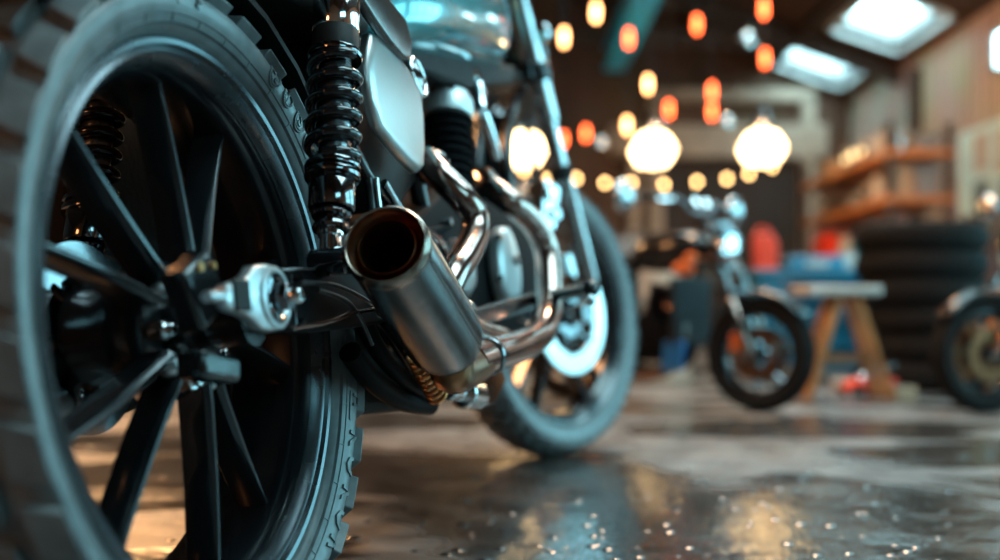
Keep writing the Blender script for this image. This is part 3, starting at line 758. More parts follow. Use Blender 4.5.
# fuel tank: lofted shell
ta=P(392,44,.10); tb=P(516,66,.09)
print('tank',ta,tb)
vs=[];fs=[];NT=16;NS=28
for i in range(NT+1):
    u=i/NT; y=ta.y+(tb.y+.05-ta.y)*u; e=(1-abs(2*u-1)**6)**.5 if 0<u<1 else .25
    e=max(e,.25)
    zb=ta.z+(tb.z-ta.z)*u; w=(.105+.02*sin(pi*min(1,u*1.1)))*e; h=(.165+.06*u)*e
    for k in range(NS):
        a=2*pi*k/NS; cx=cos(a); sz=sin(a)
        x=w*(abs(cx)**.7)*(1 if cx>0 else -1); z=(abs(sz)**.75)*(1 if sz>0 else -1)
        vs.append((x,y,zb+h*.42+ (z*h*.58 if z>0 else z*h*.42)))
for i in range(NT):
    for k in range(NS):
        l=(k+1)%NS; fs.append((i*NS+k,i*NS+l,(i+1)*NS+l,(i+1)*NS+k))
fs+=[tuple(range(NS))[::-1],tuple(NT*NS+k for k in range(NS))]
tk=MB().add(vs,fs,True).build('fuel_tank','tank_blue',root,edge=60,label='glossy teal grey fuel tank')
MB().lathe([(.03,-.01),(.03,.006),(.024,.012),(.001,.012)],(0,(ta.y+tb.y)/2,tb.z+.21),(0,0,1),28).build('filler_cap','chrome',tk)
MB().prism([P(400,46,.07),P(515,66,.07),P(513,84,.07),P(470,88,.07),P(408,66,.07)],(-.14,0,0)).build('tank_tunnel','black_matt',root,bevel=.006)

# ---- front wheel, steered to the right
STE=R(-24); FR=.306; FC=V((.012,1.60,FR))
FW=MB().lathe(rim_mesh(.238,.056,.020),(0,0,0),(1,0,0),96,closed=True).build('front_wheel','rim_black',root,loc=FC,rot=(0,0,STE))
tyre_mesh(FR,.240,.058,48,.009,120,gap=.3).build('tyre','rubber',FW,bevel=.001)
MB().lathe([(.236,.040),(.241,.0455),(.244,.044),(.241,.040)],(0,0,0),(1,0,0),96,closed=True).build('rim_lip','rim_lip',FW)
MB().lathe([(.0,-.045),(.030,-.045),(.034,-.03),(.028,0),(.034,.03),(.030,.045),(.0,.045)],(0,0,0),(1,0,0),32,caps=False).build('hub','spoke_black',FW)
for k in range(5):
    c0=R(20+72*k)
    for s_ in (-1,1):
        spoke(c0+s_*R(12),c0+s_*R(10),.028,.218,.008,.006,.018,.018,.028).build('spoke','spoke_black',FW,bevel=.001)
dm=MB().lathe([(.131,.062),(.131,.067),(.088,.067),(.088,.062)],(0,0,0),(1,0,0),96,closed=True).build('brake_disc','disc_steel',FW,bevel=.0006,label='bright polished brake disc')
dc=MB().lathe([(.05,.058),(.05,.062),(.03,.062),(.03,.045)],(0,0,0),(1,0,0),48,closed=True)
for k in range(6):
    a=k*pi/3; a2=a+.35
    dc.tube([(.061,.045*cos(a),.045*sin(a)),(.063,.07*cos(a+.15),.07*sin(a+.15)),(.064,.092*cos(a2),.092*sin(a2))],.006,8,4)
dc.build('disc_carrier','black_chrome',FW)
MB().lathe([(.018,.045),(.018,.085),(.013,.093),(.001,.094)],(0,0,0),(1,0,0),24,caps=False).build('axle','chrome',FW)
# fork: made in the steered frame
SM=M4.Translation(FC) @ M4.Rotation(STE,4,'Z')
SI=SM.inverted()
def PS(px,py,x):      # pixel on the steered plane
    Mw=MW @ SM; I=Mw.inverted(); c=I @ V((0,0,HC)); dd=I.to_3x3() @ V(((px-500)/F,1,(HOR-py)/F)); t=(x-c.x)/dd.x; return c+dd*t
fx=.098
fbt=PS(588,280,fx); ftp=PS(512,-20,fx)
print('fork steered',fbt,ftp)
ff=empty('front_fork',FC,(0,0,STE),root)
def fork_leg(sx):
    b0=V((sx*fx,fbt.y,fbt.z)); t0=V((sx*fx,ftp.y,ftp.z)); dd=(t0-b0); L_=dd.length; dd.normalize()
    lower=MB().lathe([(.012,-.03),(.019,-.02),(.0225,0),(.0225,.22),(.0245,.225),(.0245,.245),(.020,.25)],b0,dd,28).build('fork_slider','fork_chrome',ff)
    MB().lathe([(.0185,.24),(.0185,L_*.55)],b0,dd,28).build('fork_tube','fork_chrome',ff)
    MB().lathe([(.0235,L_*.54),(.0245,L_*.545),(.0245,L_+.05)],b0,dd,28).build('fork_sleeve','fork_chrome',ff)
    for u in (.34*L_+.0,):
        MB().lathe([(.022,u),(.025,u+.004),(.025,u+.03),(.022,u+.034)],b0,dd,28).build('fork_collar','black_matt',ff)
    # axle lug
    a_=V((sx*fx,0,0)); MB().tube([b0+dd*.01,(b0+a_)*.5+V((0,.006,0)),a_],.017,12,4).lathe([(.022,-.014),(.022,.014)],a_,(1,0,0),24).build('axle_lug','black_chrome',ff)
    return b0,dd,L_
b0,dd,L_=fork_leg(1); fork_leg(-1)
for u,mt_ in ((.70,'black_paint'),(.97,'black_paint')):
    c=b0+dd*L_*u
    cm=MB().box((0,c.y-.012,c.z),(fx*2+.03,.055,.035)).lathe([(.033,-.02),(.033,.02)],c,dd,24).lathe([(.033,-.02),(.033,.02)],V((-c.x,c.y,c.z)),dd,24)
    cm.build('fork_clamp',mt_,ff,bevel=.003)
# brake caliper behind the slider
q=PS(541,206,fx-.02)
MB().box(q,(.05,.05,.095),M4.Rotation(R(-20),3,'X')).cyl(q+V((.02,0,.025)),q+V((.034,0,.025)),.018,n=20,bev=.003).cyl(q+V((.02,.008,-.02)),q+V((.034,.008,-.02)),.018,n=20,bev=.003).build('front_caliper','chrome',ff,bevel=.008)
MB().tube([q+V((0,0,.04)),q+V((0,-.02,.16)),q+V((-.02,.02,.35)),b0+dd*L_*.9],.005,8).build('brake_line','cable',ff)
# turn signal beside the clamp
q=PS(541,34,fx+.02); c=PS(522,34,fx-.01)
MB().cyl(c,q,.007,n=12).lathe([(.012,-.02),(.02,-.01),(.023,.01),(.020,.018),(.001,.022)],q,(.3,-.8,0),20).build('turn_signal','chrome',ff)
hz=MB().tube([(.0,ftp.y-.02,ftp.z+.05),(.15,ftp.y-.03,ftp.z+.07),(.34,ftp.y-.16,ftp.z+.06)],.012,12)
hz.tube([(.0,ftp.y-.02,ftp.z+.05),(-.15,ftp.y-.03,ftp.z+.07),(-.34,ftp.y-.16,ftp.z+.06)],.012,12).build('handlebar','black_paint',ff)
MB().sphere((0,ftp.y+.11,ftp.z-.12),.085,20,(1,.7,1)).build('headlamp','black_paint',ff)
# footpeg and bracket
pa=P(530,297,.13); pb=P(590,289,.25)
print('peg',pa,pb)
pa=P(534,299,.14)
pk=MB().cyl(pa,pb,.0105,.0095,n=16,bev=.002).sphere(pb,.0135,10).build('footpeg','black_paint',root)
MB().prism([P(440,318,.125),P(480,306,.125),P(538,290,.13),P(540,304,.13),P(490,322,.125),P(446,334,.125)],(.012,0,0)).build('peg_bracket','black_paint',root,bevel=.003)
MB().sphere(P(590,300,.25),.009,8).build('peg_feeler','steel',pk)
# dark underside: stand, springs, lower fittings
us=MB()
us.tube([P(350,352,.09),P(372,380,.09),P(402,400,.088),P(430,405,.086)],.012,12)
us.tube([P(362,318,.10),P(378,350,.10),P(404,378,.10),P(434,396,.10)],.010,12)
us.tube([P(384,318,.11),P(404,345,.11),P(424,376,.108)],.008,12)
us.build('centre_stand','arm_black',root)
op=[P(a,b_,.06) for a,b_ in ((350,345),(392,352),(440,352),(446,392),(425,408),(370,414),(350,400))]
MB().prism([(-.09,q.y,q.z) for q in op],(.15,0,0)).build('silencer_box','black_matt',root,bevel=.012)
# stand spring with copper tint
a=P(414,352,.125); b_=P(438,396,.125); pts=[]; x,y,dz=frame_of(b_-a); Ls=(b_-a).length
for i in range(9*16+1):
    u=i/144; pts.append(a+dz*(Ls*u)+(x*cos(2*pi*9*u)+y*sin(2*pi*9*u))*.0105)
MB().tube(pts,.0024,8,0).build('stand_spring','copper',root,label='copper coloured stand spring')
# bright link fitting under the collector
q=P(470,394,.12)
lk=MB().cyl(P(448,392,.12),P(462,394,.12),.011,n=18,bev=.002).cyl(P(462,394,.12),P(476,396,.12),.019,n=24,bev=.003).prism([P(470,376,.118),P(492,368,.118),P(497,380,.118),P(486,404,.118),P(470,408,.118)],(.014,0,0)).build('linkage_fitting','chrome',root,bevel=.0015,label='bright chrome linkage fitting')
# cables near the pivot
for w_ in ([(300,283),(330,284),(352,292),(372,304)],[(292,328),(330,322),(352,313),(378,309)],[(318,290),(345,300),(360,318),(372,345)]):
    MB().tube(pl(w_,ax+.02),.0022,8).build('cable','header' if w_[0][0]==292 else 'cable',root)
# rearset bracket behind the muffler
MB().prism([P(352,286,.10),P(384,282,.10),P(412,300,.10),P(400,330,.10),P(366,318,.10)],(.014,0,0)).build('muffler_bracket','black_paint',root,bevel=.003)
MB().cyl(P(392,300,.10),P(398,300,.15),.008,n=14).build('muffler_bolt','steel',root)
# side stand on the far side, holds the lean
MB().tube([(-.09,.60,.22),(-.16,.57,.11),(-.235,.54,.006)],.011,12).box((-.245,.54,-.021),(.07,.05,.008),M4.Rotation(R(6),3,'Y')).build('side_stand','black_paint',root)

# ------------------------------------------------------------------ parked motorcycles further back
def bike(loc, heading, steer, label, tankm, frontsp, sc_=1.0, lean=0):
    r=empty('motorcycle',loc,(0,R(lean),heading)); r.scale=(sc_,)*3
    tag(r,label,'motorcycle')
    Rw=.30; wbs=1.32
    def wheel(nm, y, rz, w, par):
        wo=MB().lathe(rim_mesh(.215,w,.018,),(0,0,0),(1,0,0),56,closed=True).build(nm,'rim_black',par,loc=(0,y,Rw),rot=(0,0,rz))
        tyre_mesh(Rw,.217,w,30,.006,64,gap=.25).build('tyre','rubber_dark',wo)
        MB().lathe([(.0,-.05),(.04,-.05),(.045,0),(.04,.05),(.0,.05)],(0,0,0),(1,0,0),20,caps=False).build('hub','black_chrome',wo)
        for k in range(7):
            spoke(2*pi*k/7,2*pi*k/7+.1,.03,.2,.010,.008,.015,.015,.03).build('spoke',frontsp,wo)
        for sx in (1,-1): MB().lathe([(.135,sx*.058),(.135,sx*.063),(.085,sx*.063),(.085,sx*.058)],(0,0,0),(1,0,0),40,closed=True).build('brake_disc','brown_steel',wo)
        MB().cyl((-.095,0,0),(.095,0,0),.014,n=14).build('axle','steel',wo)
        return wo
    wheel('rear_wheel',0,0,.075,r); 
    fkr=empty('front_fork',(0,wbs,0),(0,0,steer),r)
    fwh=wheel('front_wheel',wbs,steer,.058,r)
    for sx in (1,-1):
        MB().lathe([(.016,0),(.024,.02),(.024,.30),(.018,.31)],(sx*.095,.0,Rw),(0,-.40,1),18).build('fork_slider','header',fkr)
        MB().lathe([(.017,.28),(.017,.74)],(sx*.095,.0,Rw),(0,-.40,1),18).build('fork_tube','fork_chrome',fkr)
        MB().box((sx*.085,-.09,Rw+.06),(.03,.06,.09)).build('caliper','orange_paint' if sc_<.8 else 'steel',fkr,bevel=.006)
    for z in (.62,.98):
        y=-(z-Rw)*.40; MB().box((0,y,z),(.25,.07,.035)).build('fork_clamp','black_chrome',fkr,bevel=.006)
    # short front fender
    vs=[];fs=[]
    for i in range(11):
        a=R(35+11*i)
        for u in (-1,-.5,0,.5,1): rr_=.335-.02*u*u; vs.append((.07*u,rr_*cos(a),Rw+rr_*sin(a)))
    for i in range(10):
        for k in range(4): o=i*5+k; fs.append((o,o+1,o+6,o+5))
    fd=MB().add(vs,fs,True).build('front_fender','black_paint',fkr); so=fd.modifiers.new('thick','SOLIDIFY'); so.thickness=.006
    hy=-.36
    hb=MB().tube([(0,hy,1.05),(.10,hy,1.06),(.22,hy-.02,1.12),(.38,hy-.10,1.11)],.012,12); hb.tube([(0,hy,1.05),(-.10,hy,1.06),(-.22,hy-.02,1.12),(-.38,hy-.10,1.11)],.012,12)
    hbo=hb.build('handlebar','black_chrome',fkr)
    for sx in (1,-1):
        MB().cyl((sx*.28,hy-.05,1.117),(sx*.40,hy-.11,1.11),.018,n=14,bev=.003).build('grip','black_matt',hbo)
        MB().tube([(sx*.26,hy-.02,1.13),(sx*.27,hy,1.10),(sx*.36,hy-.03,1.10)],.006,8).build('lever','chrome',hbo)
        mi=MB().tube([(sx*.38,hy-.10,1.11),(sx*.46,hy-.12,1.10),(sx*.56,hy-.10,1.10)],.007,8).lathe([(.01,-.03),(.05,-.022),(.083,0),(.088,.012),(.086,.02)],(sx*.56,hy-.09,1.10),(0,-1,0),24).build('mirror_housing','steel',fkr)
        MB().lathe([(.082,.021),(.04,.024),(.001,.025)],(sx*.56,hy-.09,1.10),(0,-1,0),24).build('mirror_glass','mirror',mi)
        MB().cyl((sx*.05,hy+.06,.80),(sx*.17,hy+.06,.80),.008,n=10).lathe([(.02,0),(.028,.02),(.024,.05),(.001,.06)],(sx*.18,hy+.03,.80),(0,1,0),16).build('turn_signal','orange_paint',fkr)
    for sx in (-.05,.06): MB().lathe([(.03,0),(.045,.01),(.045,.05),(.04,.055),(.001,.055)],(sx,hy+.02,1.06),(0,-.6,1),20).build('gauge','chrome',fkr)
    hl=MB().lathe([(.02,-.11),(.07,-.09),(.11,-.03),(.118,.02),(.118,.04),(.105,.045)],(0,hy+.16,.83),(0,1,0),32).build('headlamp','black_chrome',fkr)
    MB().lathe([(.104,.038),(.07,.055),(.001,.065)],(0,hy+.16,.83),(0,1,0),28,caps=False).build('headlamp_lens','mirror',hl)
    # tank
    vs=[];fs=[];NS=20
    for i in range(11):
        u=i/10; y=.50+.50*u; e=max(.3,(1-abs(2*u-1)**3)**.5); w=.125*e*(.75+.25*sin(pi*u)); h=.22*e
        for k in range(NS):
            a=2*pi*k/NS; vs.append((w*cos(a),y,.84+.02*u+h*.5*sin(a)))
    for i in range(10):
        for k in range(NS): l=(k+1)%NS; fs.append((i*NS+k,i*NS+l,(i+1)*NS+l,(i+1)*NS+k))
    fs+=[tuple(range(NS))[::-1],tuple(10*NS+k for k in range(NS))]
    MB().add(vs,fs,True).build('fuel_tank',tankm,r)
    # seat and tail
    vs=[];fs=[]
    for i in range(9):
        u=i/8; y=-.14+.70*u; w=.13-.05*abs(u-.4); z=.80+.10*(1-u)**2
        for k in range(12): a=2*pi*k/12; vs.append((w*cos(a),y,z+.045*sin(a)))
    for i in range(8):
        for k in range(12): l=(k+1)%12; fs.append((i*12+k,i*12+l,(i+1)*12+l,(i+1)*12+k))
    fs+=[tuple(range(12))[::-1],tuple(96+k for k in range(12))]
    MB().add(vs,fs,True).build('seat','leather',r)
    MB().sphere((.15,.95,.745),.075,12,(.35,1,.55)).build('side_reflector','orange_paint',r)
    MB().prism([(.125,.80,.20),(.125,.93,.20),(.125,.95,.36),(.125,.82,.36)],(.03,0,0)).build('belly_cover','blue_glow' if sc_<.8 else 'black_paint',r,bevel=.006)
    MB().box((0,-.20,.86),(.12,.05,.05)).build('tail_lamp','tail_red',r,bevel=.01)
    # frame
    fr=MB()
    for sx in (1,-1):
        fr.tube([(sx*.02,.95,.92),(sx*.07,.86,.60),(sx*.09,.84,.28),(sx*.09,.66,.20),(sx*.09,.42,.24),(sx*.08,.36,.50),(sx*.07,.42,.74),(sx*.04,.95,.86)],.018,10)
        fr.tube([(sx*.07,.42,.74),(sx*.09,.1,.80),(sx*.08,-.15,.84)],.014,10); fr.tube([(sx*.08,.38,.5),(sx*.09,.1,.78)],.012,10)
        fr.tube([(sx*.09,.42,.36),(sx*.09,.2,.33),(sx*.085,0,Rw)],.02,10)
    fr.build('frame','black_paint',r)
    # engine, radiator, covers
    MB().prism([(-.12,.46,.24),(-.12,.80,.24),(-.12,.84,.40),(-.12,.70,.52),(-.12,.48,.50),(-.12,.42,.38)],(.24,0,0),inset=.08,dome=.2).build('crankcase','engine_black',r,bevel=.008)
    fp_=[]
    for i in range(7): h=.025*i; fp_+=[(.075,h),(.095,h+.004),(.095,h+.013),(.075,h+.017)]
    MB().lathe(fp_,(0,.68,.50),(0,.25,1),24).build('cylinder','engine_black',r)
    for sx in (1,-1):
        MB().lathe([(.09,0),(.09,.02),(.07,.04),(.001,.045)],(sx*.12,.56,.36),(sx,0,0),28,caps=False).build('engine_cover','black_chrome',r)
        MB().prism([(sx*.10,.30,.50),(sx*.10,.46,.50),(sx*.10,.44,.74),(sx*.10,.22,.74)],(sx*.02,0,0)).build('side_cover','black_paint',r,bevel=.006)
        MB().cyl((sx*.12,.42,.30),(sx*.24,.42,.30),.014,n=12).build('footpeg','black_matt',r)
        MB().tube([(sx*.11,.02,.33),(sx*.12,.10,.55),(sx*.11,.14,.76)],.022,12,3).build('rear_shock','black_chrome',r)
    m=MB().box((0,.885,.52),(.34,.035,.36))
    for i in range(12): m.box((0,.906,.375+i*.026),(.31,.006,.010))
    m.build('radiator','dark_grey',r,bevel=.003)
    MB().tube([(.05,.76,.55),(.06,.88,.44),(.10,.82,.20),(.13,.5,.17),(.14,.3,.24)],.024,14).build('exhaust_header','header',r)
    MB().lathe([(.035,0),(.05,.02),(.052,.34),(.045,.38),(.02,.385)],(.15,.30,.24),(.05,-1,.28),24).build('muffler','black_chrome',r)
    return r
# naked bike: front wheel contact ahead, pointing at the viewer's right
hd=R(-135)          # forward direction (sin, cos) -> towards camera and right
S2=.62
fwp=W(760,357,3.62); fwp.z=0
h_=hd
fwdv=V((-sin(h_),cos(h_),0))
loc2=fwp-fwdv*1.32*S2
bike(loc2,h_,R(4),'dark naked motorcycle with round headlamp and mirrors parked under the pendant lamps','black_paint','black_chrome',S2)
fwp=W(984,357,3.60); fwp.z=0
h3=R(97); fwdv=V((-sin(h3),cos(h3),0))
loc3=fwp-fwdv*1.32*S2
bike(loc3,h3,R(8),'dark motorcycle cut by the frame edge, front wheel before the tyre stack','black_matt','brown_steel',S2)

# ------------------------------------------------------------------ tyre stack
spots=[]
proto=None
labs=['bottom tyre of the tall stack at the right','second tyre up in the tall stack, just above the bottom one','third tyre up in the tall stack, at mid height','third tyre from the top of the tall stack','second tyre from the top of the tall stack','topmost tyre of the tall stack beside the shelf']
for i in range(6):
    if proto is None:
        m=tyre_mesh(.27,.165,.057,30,.006,72,gap=.3)
        proto=m.build('stacked_tyre','rubber_dark'); o=proto
    else: o=proto.copy(); C.objects.link(o)
    p=W(925+random.uniform(-5,5),300,4.75)
    o.location=(p.x,p.y,.059+.1145*i); o.rotation_euler=(0,R(90),random.uniform(0,6)); 
    tag(o,labs[i]+' of old black rubber'.replace(' of old',', worn') ,'tyre','black tyres in the tall stack')
o=proto.copy(); C.objects.link(o); p=W(978,300,5.25); o.location=(p.x,p.y,.059); o.rotation_euler=(0,R(90),.3); tag(o,'lowest tyre of the short pair behind the parked motorcycle at the frame edge','tyre','black tyres in the short pair')
o=proto.copy(); C.objects.link(o); o.location=(p.x,p.y,.1735); o.rotation_euler=(0,R(90),.9); tag(o,'upper tyre of the short pair behind the parked motorcycle at the frame edge','tyre','black tyres in the short pair')

# ------------------------------------------------------------------ shelf rack
SX0,SX1,SY0,SY1=2.86,3.30,8.3,10.6
t=empty('storage_rack',((SX0+SX1)/2,(SY0+SY1)/2,0)); tag(t,'open storage rack with orange lit wooden boards and metal posts by the wall','shelf')
ox,oy=t.location.x,t.location.y
for x in (SX0,SX1):
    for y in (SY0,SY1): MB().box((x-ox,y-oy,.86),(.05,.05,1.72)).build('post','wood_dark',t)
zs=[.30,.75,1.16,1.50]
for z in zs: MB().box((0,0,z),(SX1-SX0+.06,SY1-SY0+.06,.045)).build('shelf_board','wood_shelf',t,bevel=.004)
def can(x,y,z,r,h,mt_,label,g):
    t=MB().lathe([(r*.95,0),(r,.006),(r,h*.93),(r*.9,h*.95),(r*.92,h),(r*.8,h),(r*.78,h-.008),(.001,h-.008)],n=22).build('tin_can',mt_,None,loc=(x,y,z)); tag(t,label,'can',g)
def carton(x,y,z,d,mt_,label,g,rz=0):
    t=MB().box((0,0,d[2]/2),d).build('carton',mt_,None,bevel=.004,loc=(x,y,z),rot=(0,0,rz)); tag(t,label,'box',g)
    MB().box((0,0,d[2]+.001),(d[0]*.98,.03,.003)).build('tape','pale_board',t)
def jar(x,y,z,r,h,label,g):
    t=empty('glass_jar',(x,y,z)); tag(t,label,'jar',g)
    MB().lathe([(r*.9,0),(r,.01),(r,h*.7),(r*.7,h*.82),(r*.7,h*.85)],n=20).build('jar_body','tin',t); MB().lathe([(r*.76,h*.84),(r*.76,h),(.001,h)],n=20).build('lid','white_paint',t)
z=1.5225
y=8.45
can(3.0,8.55,z,.10,.17,'tin','squat tin can at the near end of the top rack board','goods on the top board')
carton(3.19,8.5,z,(.18,.2,.14),'grey_paint','dark carton at the near corner of the top rack board','goods on the top board')
can(3.0,8.85,z,.07,.2,'white_paint','white tin can second along the top rack board','goods on the top board')
jar(2.96,9.12,z,.07,.19,'pale jar third along the top rack board','goods on the top board')
can(2.97,9.4,z,.08,.16,'tin','bright tin can at the middle of the top rack board','goods on the top board')
jar(2.98,9.65,z,.07,.2,'glass jar behind the bright tin on the top rack board','goods on the top board')
carton(3.0,10.0,z,(.22,.24,.15),'tan_card','tan carton near the far end of the top rack board','goods on the top board')
can(2.97,10.35,z,.08,.16,'grey_paint','dark can at the far end of the top rack board','goods on the top board')
z=1.1825
carton(3.16,8.42,z,(.17,.16,.24),'grey_paint','blue grey carton standing at the near end of the second board','goods on the second board')
carton(2.97,8.42,z,(.16,.16,.23),'tan_card','tan carton beside the blue grey one on the second board','goods on the second board')
can(2.98,8.78,z,.085,.2,'white_paint','cream tin can behind the cartons on the second board','goods on the second board')
jar(2.96,9.08,z,.06,.16,'small jar in the middle of the second board','goods on the second board')
can(2.98,9.4,z,.08,.13,'grey_paint','low dark can past the small jar on the second board','goods on the second board')
carton(3.0,9.8,z,(.26,.3,.2),'wood_dark','dark brown carton toward the far end of the second board','goods on the second board')
can(2.97,10.3,z,.08,.17,'tin','tin can at the far end of the second board','goods on the second board')
z=.7725
carton(3.1,8.7,z,(.3,.4,.24),'tan_card','large tan carton on the third rack board, nearest end','goods on the third board')
can(2.98,9.3,z,.09,.2,'blue_paint','blue paint can on the third rack board','goods on the third board')
can(2.98,9.62,z,.09,.2,'white_paint','white paint can on the third rack board','goods on the third board')
carton(3.0,10.1,z,(.3,.4,.26),'red_paint','red crate like carton on the third rack board','goods on the third board')

# ------------------------------------------------------------------ trestle stool, tool chest, bits
p=W(843,300,4.15)
t=empty('trestle_table',(p.x,p.y,0),(0,0,R(12))); tag(t,'small wooden trestle with a pale top between the motorcycle and the tyre stack','trestle')
HT=.398
MB().box((-.03,0,HT),(.29,.16,.035)).build('table_top','pale_board',t,bevel=.008)
for sy in (-.055,.055):
    for sx in (-1,1):
        a=V((sx*.035,sy*.6,HT-.018)); b_=V((sx*.165,sy*.8,.004))
        dd=b_-a; rx_=dd.to_track_quat('Z','Y').to_matrix()
        MB().box((a+b_)/2,(.036,.024,dd.length),rx_).build('leg','wood_shelf',t,bevel=.002)
MB().box((0,0,.15),(.20,.02,.03)).build('stretcher','wood',t)
p=W(838,300,5.0)
t=empty('tool_chest',(W(822,300,5.3).x,5.45,0)); tag(t,'blue metal tool chest with drawers behind the trestle','tool chest')
MB().box((0,0,.27),(.62,.34,.44)).build('chest_body','blue_paint',t,bevel=.008)
MB().box((0,0,.51),(.64,.36,.03)).build('chest_lid','blue_paint',t,bevel=.006)
for i,(z,h) in enumerate(((.44,.07),(.355,.08),(.25,.11),(.12,.13))):
    q=MB().box((0,-.176,z),(.57,.014,h-.012)).build('drawer','blue_paint',t,bevel=.003); MB().box((0,-.192,z+h*.25),(.4,.016,.012)).build('drawer_handle','chrome',q)
for x in (-.25,.25):
    for y in (-.12,.12): MB().lathe([(.022,-.012),(.025,-.008),(.025,.008),(.022,.012)],(x,y,.025),(1,0,0),18).box((x,y,.045),(.03,.03,.02)).build('caster','black_matt',t)
# things on and by the chest
def jerry(x,y,z,mt_,label,s=1.,rz=0,h=.2):
    t=empty('fuel_can',(x,y,z),(0,0,rz)); tag(t,label,'fuel can')
    MB().prism([(-.09*s,-.04,0),(.09*s,-.04,0),(.09*s,-.04,h*.8),(.05*s,-.04,h),(-.09*s,-.04,h)],(0,.08,0)).build('can_body',mt_,t,bevel=.01)
    MB().tube([(-.07*s,0,h),(-.05*s,0,h+.03),(.02*s,0,h+.03),(.035*s,0,h)],.007,8).build('handle',mt_,t); MB().cyl((.07*s,0,h*.87),(.09*s,0,h*1.05),.014,n=12).build('cap','black_matt',t)
q=W(764,270,4.9); jerry(q.x,5.12,.526,'red_paint','bright red fuel can standing behind the naked motorcycle headlamp',1,0,.18) if False else None
q=W(766,255,5.6)
t=empty('workbench',(q.x+.05,6.2,0)); tag(t,'low dark workbench behind the naked motorcycle, along toward the rack','workbench')
MB().box((0,0,.50),(1.5,.45,.05)).build('bench_top','wood_dark',t,bevel=.004)
for x in (-.68,.68):
    for y in (-.18,.18): MB().box((x,y,.24),(.06,.06,.48)).build('leg','wood_dark',t)
MB().box((0,.05,.15),(1.4,.36,.03)).build('lower_shelf','wood_dark',t)
bx0=q.x+.05
q=W(765,248,6.1); jerry(q.x,6.1,.525,'red_paint','bright red fuel can on the bench behind the round headlamp',.7,0,.22)
q=W(800,270,6.1); t=MB().box((0,0,.05),(.30,.2,.10)).build('storage_bin','blue_paint',None,bevel=.01,loc=(q.x+.07,6.12,.525)); tag(t,'blue storage bin on the dark bench beside the red can','bin'); MB().box((0,-.104,.06),(.12,.01,.03)).build('label_slot','white_paint',t)
q=W(820,250,6.2); can(q.x+.14,6.2,.525,.05,.13,'white_paint','pale can on the dark bench past the blue bin','cans on the bench')
q=W(838,250,6.2); can(q.x+.17,6.2,.525,.045,.11,'tin','tin can at the end of the dark bench','cans on the bench')
q=W(874,384,4.35)
t=empty('floor_jack',(q.x,4.4,0),(0,0,R(20))); tag(t,'small red floor jack on the ground in front of the tyre stack','jack')
MB().prism([(-.11,-.035,.02),(.11,-.035,.02),(.10,-.035,.06),(0,-.035,.075),(-.10,-.035,.05)],(0,.07,0)).build('jack_body','red_paint',t,bevel=.004)
MB().tube([(-.05,0,.06),(.03,0,.09),(.08,0,.11)],.014,10).lathe([(.028,0),(.03,.01),(.02,.014)],(.085,0,.108),(0,0,1),18).build('lift_arm','steel',t)
for x in (-.09,.09):
    for y in (-.045,.045): MB().lathe([(.02,-.008),(.02,.008)],(x,y,.02),(0,1,0),16).build('jack_wheel','black_matt',t)
for (px,Y,d_,mt_,lb) in ((846,4.6,(.10,.07,.05),'white_paint','small pale box on the floor under the trestle'),(902,4.15,(.09,.06,.045),'tan_card','small tan box on the floor before the tyre stack'),(800,4.7,(.10,.07,.10),'grey_paint','small grey box on the floor behind the front tyre of the naked motorcycle')):
    q=W(px,390,Y); t=MB().box((0,0,d_[2]/2),d_).build('small_box',mt_,None,bevel=.004,loc=(q.x,Y,0),rot=(0,0,.3)); tag(t,lb,'box')
    MB().box((0,0,d_[2]+.001),(d_[0]*.9,.02,.002)).build('tape','pale_board',t)
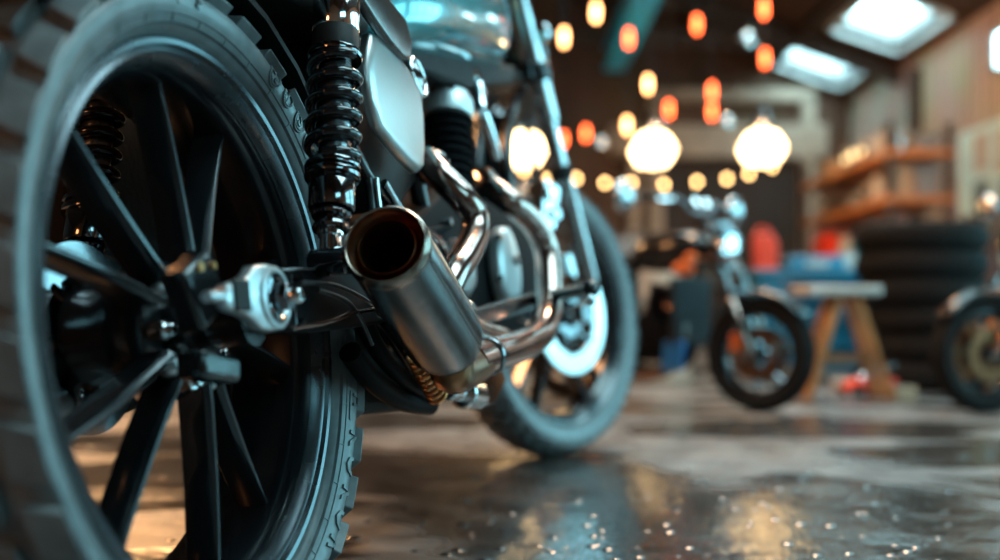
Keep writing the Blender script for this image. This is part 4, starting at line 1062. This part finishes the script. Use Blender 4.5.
# far bench and cupboards behind the bikes, left half
t=empty('tool_cabinet',(1.05,8.4,0)); tag(t,'tall brown grey cabinet standing behind the naked motorcycle seat','cabinet')
MB().box((0,0,.45),(.62,.45,.90)).build('cabinet_body','board_left' if 'board_left' in MT else 'wood_dark',t,bevel=.006)
for x in (-.155,.155):
    dq=MB().box((x,-.235,.45),(.29,.02,.84)).build('cabinet_door','grey_paint',t,bevel=.004); MB().cyl((x*.2,-.25,.42),(x*.2,-.25,.52),.008,n=8).build('door_handle','chrome',dq)
t=empty('oil_drum',(W(655,300,5.4).x,5.4,0)); tag(t,'grey oil drum behind the seat of the naked motorcycle','drum')
MB().lathe([(.165,0),(.17,.01),(.165,.03),(.165,.19),(.172,.20),(.165,.21),(.165,.38),(.172,.39),(.165,.40),(.165,.57),(.17,.59),(.16,.595),(.158,.58),(.001,.58)],n=40).build('drum_body','frame_beige',t)
MB().cyl((.08,0,.58),(.08,0,.60),.02,n=14).build('bung_cap','steel',t)
# board on the right wall
t=empty('wall_board',(XR-.02,8.70,1.47)); tag(t,'pale blue notice board with papers on the right wall','notice board')
MB().box((0,0,0),(.03,1.5,.70)).build('board_panel','paper',t,bevel=.004)
for (y,z,a,b_) in ((-.5,.12,.30,.4),(-.1,.1,.25,.34),(.3,.14,.28,.3),(.3,-.2,.3,.22),(-.3,-.22,.5,.2)): MB().box((-.018,y,z),(.004,a,b_)).build('pinned_sheet','white_paint' if b_>.25 else 'paper_dark',t)
# ------------------------------------------------------------------ light
w=bpy.data.worlds.new('world'); sc.world=w; w.use_nodes=True
w.node_tree.nodes['Background'].inputs[0].default_value=(.25,.6,.75,1); w.node_tree.nodes['Background'].inputs[1].default_value=.5
def area(name, loc, target, size, sy, e, col):
    l=bpy.data.lights.new(name,'AREA'); l.shape='RECTANGLE'; l.size=size; l.size_y=sy; l.energy=e; l.color=col
    o=bpy.data.objects.new(name,l); C.objects.link(o); o.location=loc; o.rotation_euler=(V(target)-V(loc)).to_track_quat('-Z','Y').to_euler(); return o
# unseen fill lights added: cool behind the camera, warm from left and overhead
area('cool_work_light',(1.9,-1.2,1.9),(-.1,1.2,.3),1.3,.5,14,(.35,.88,1))
area('warm_work_light',(-1.6,3.2,2.0),(.2,1.6,.4),.6,.3,50,(1,.46,.18))
area('warm_left_lamp',(-2.2,6.6,2.3),(-.6,3.0,0),.5,.4,60,(1,.52,.22))  # added fill warming the left side
area('warm_side_lamp',(-1.35,-.9,1.15),(.1,1.4,.35),.45,.45,8,(1,.38,.13))  # unseen fill putting orange strips on shock and wheel
area('warm_roof_light',(1.6,7.2,2.95),(2.2,8.6,0),.5,.3,90,(1,.52,.24))  # added fill warming the rack
area('warm_roof_light',(.75,3.9,3.0),(.5,3.0,0),.5,.3,80,(1,.52,.24))  # added fill for the warm glow on the floor
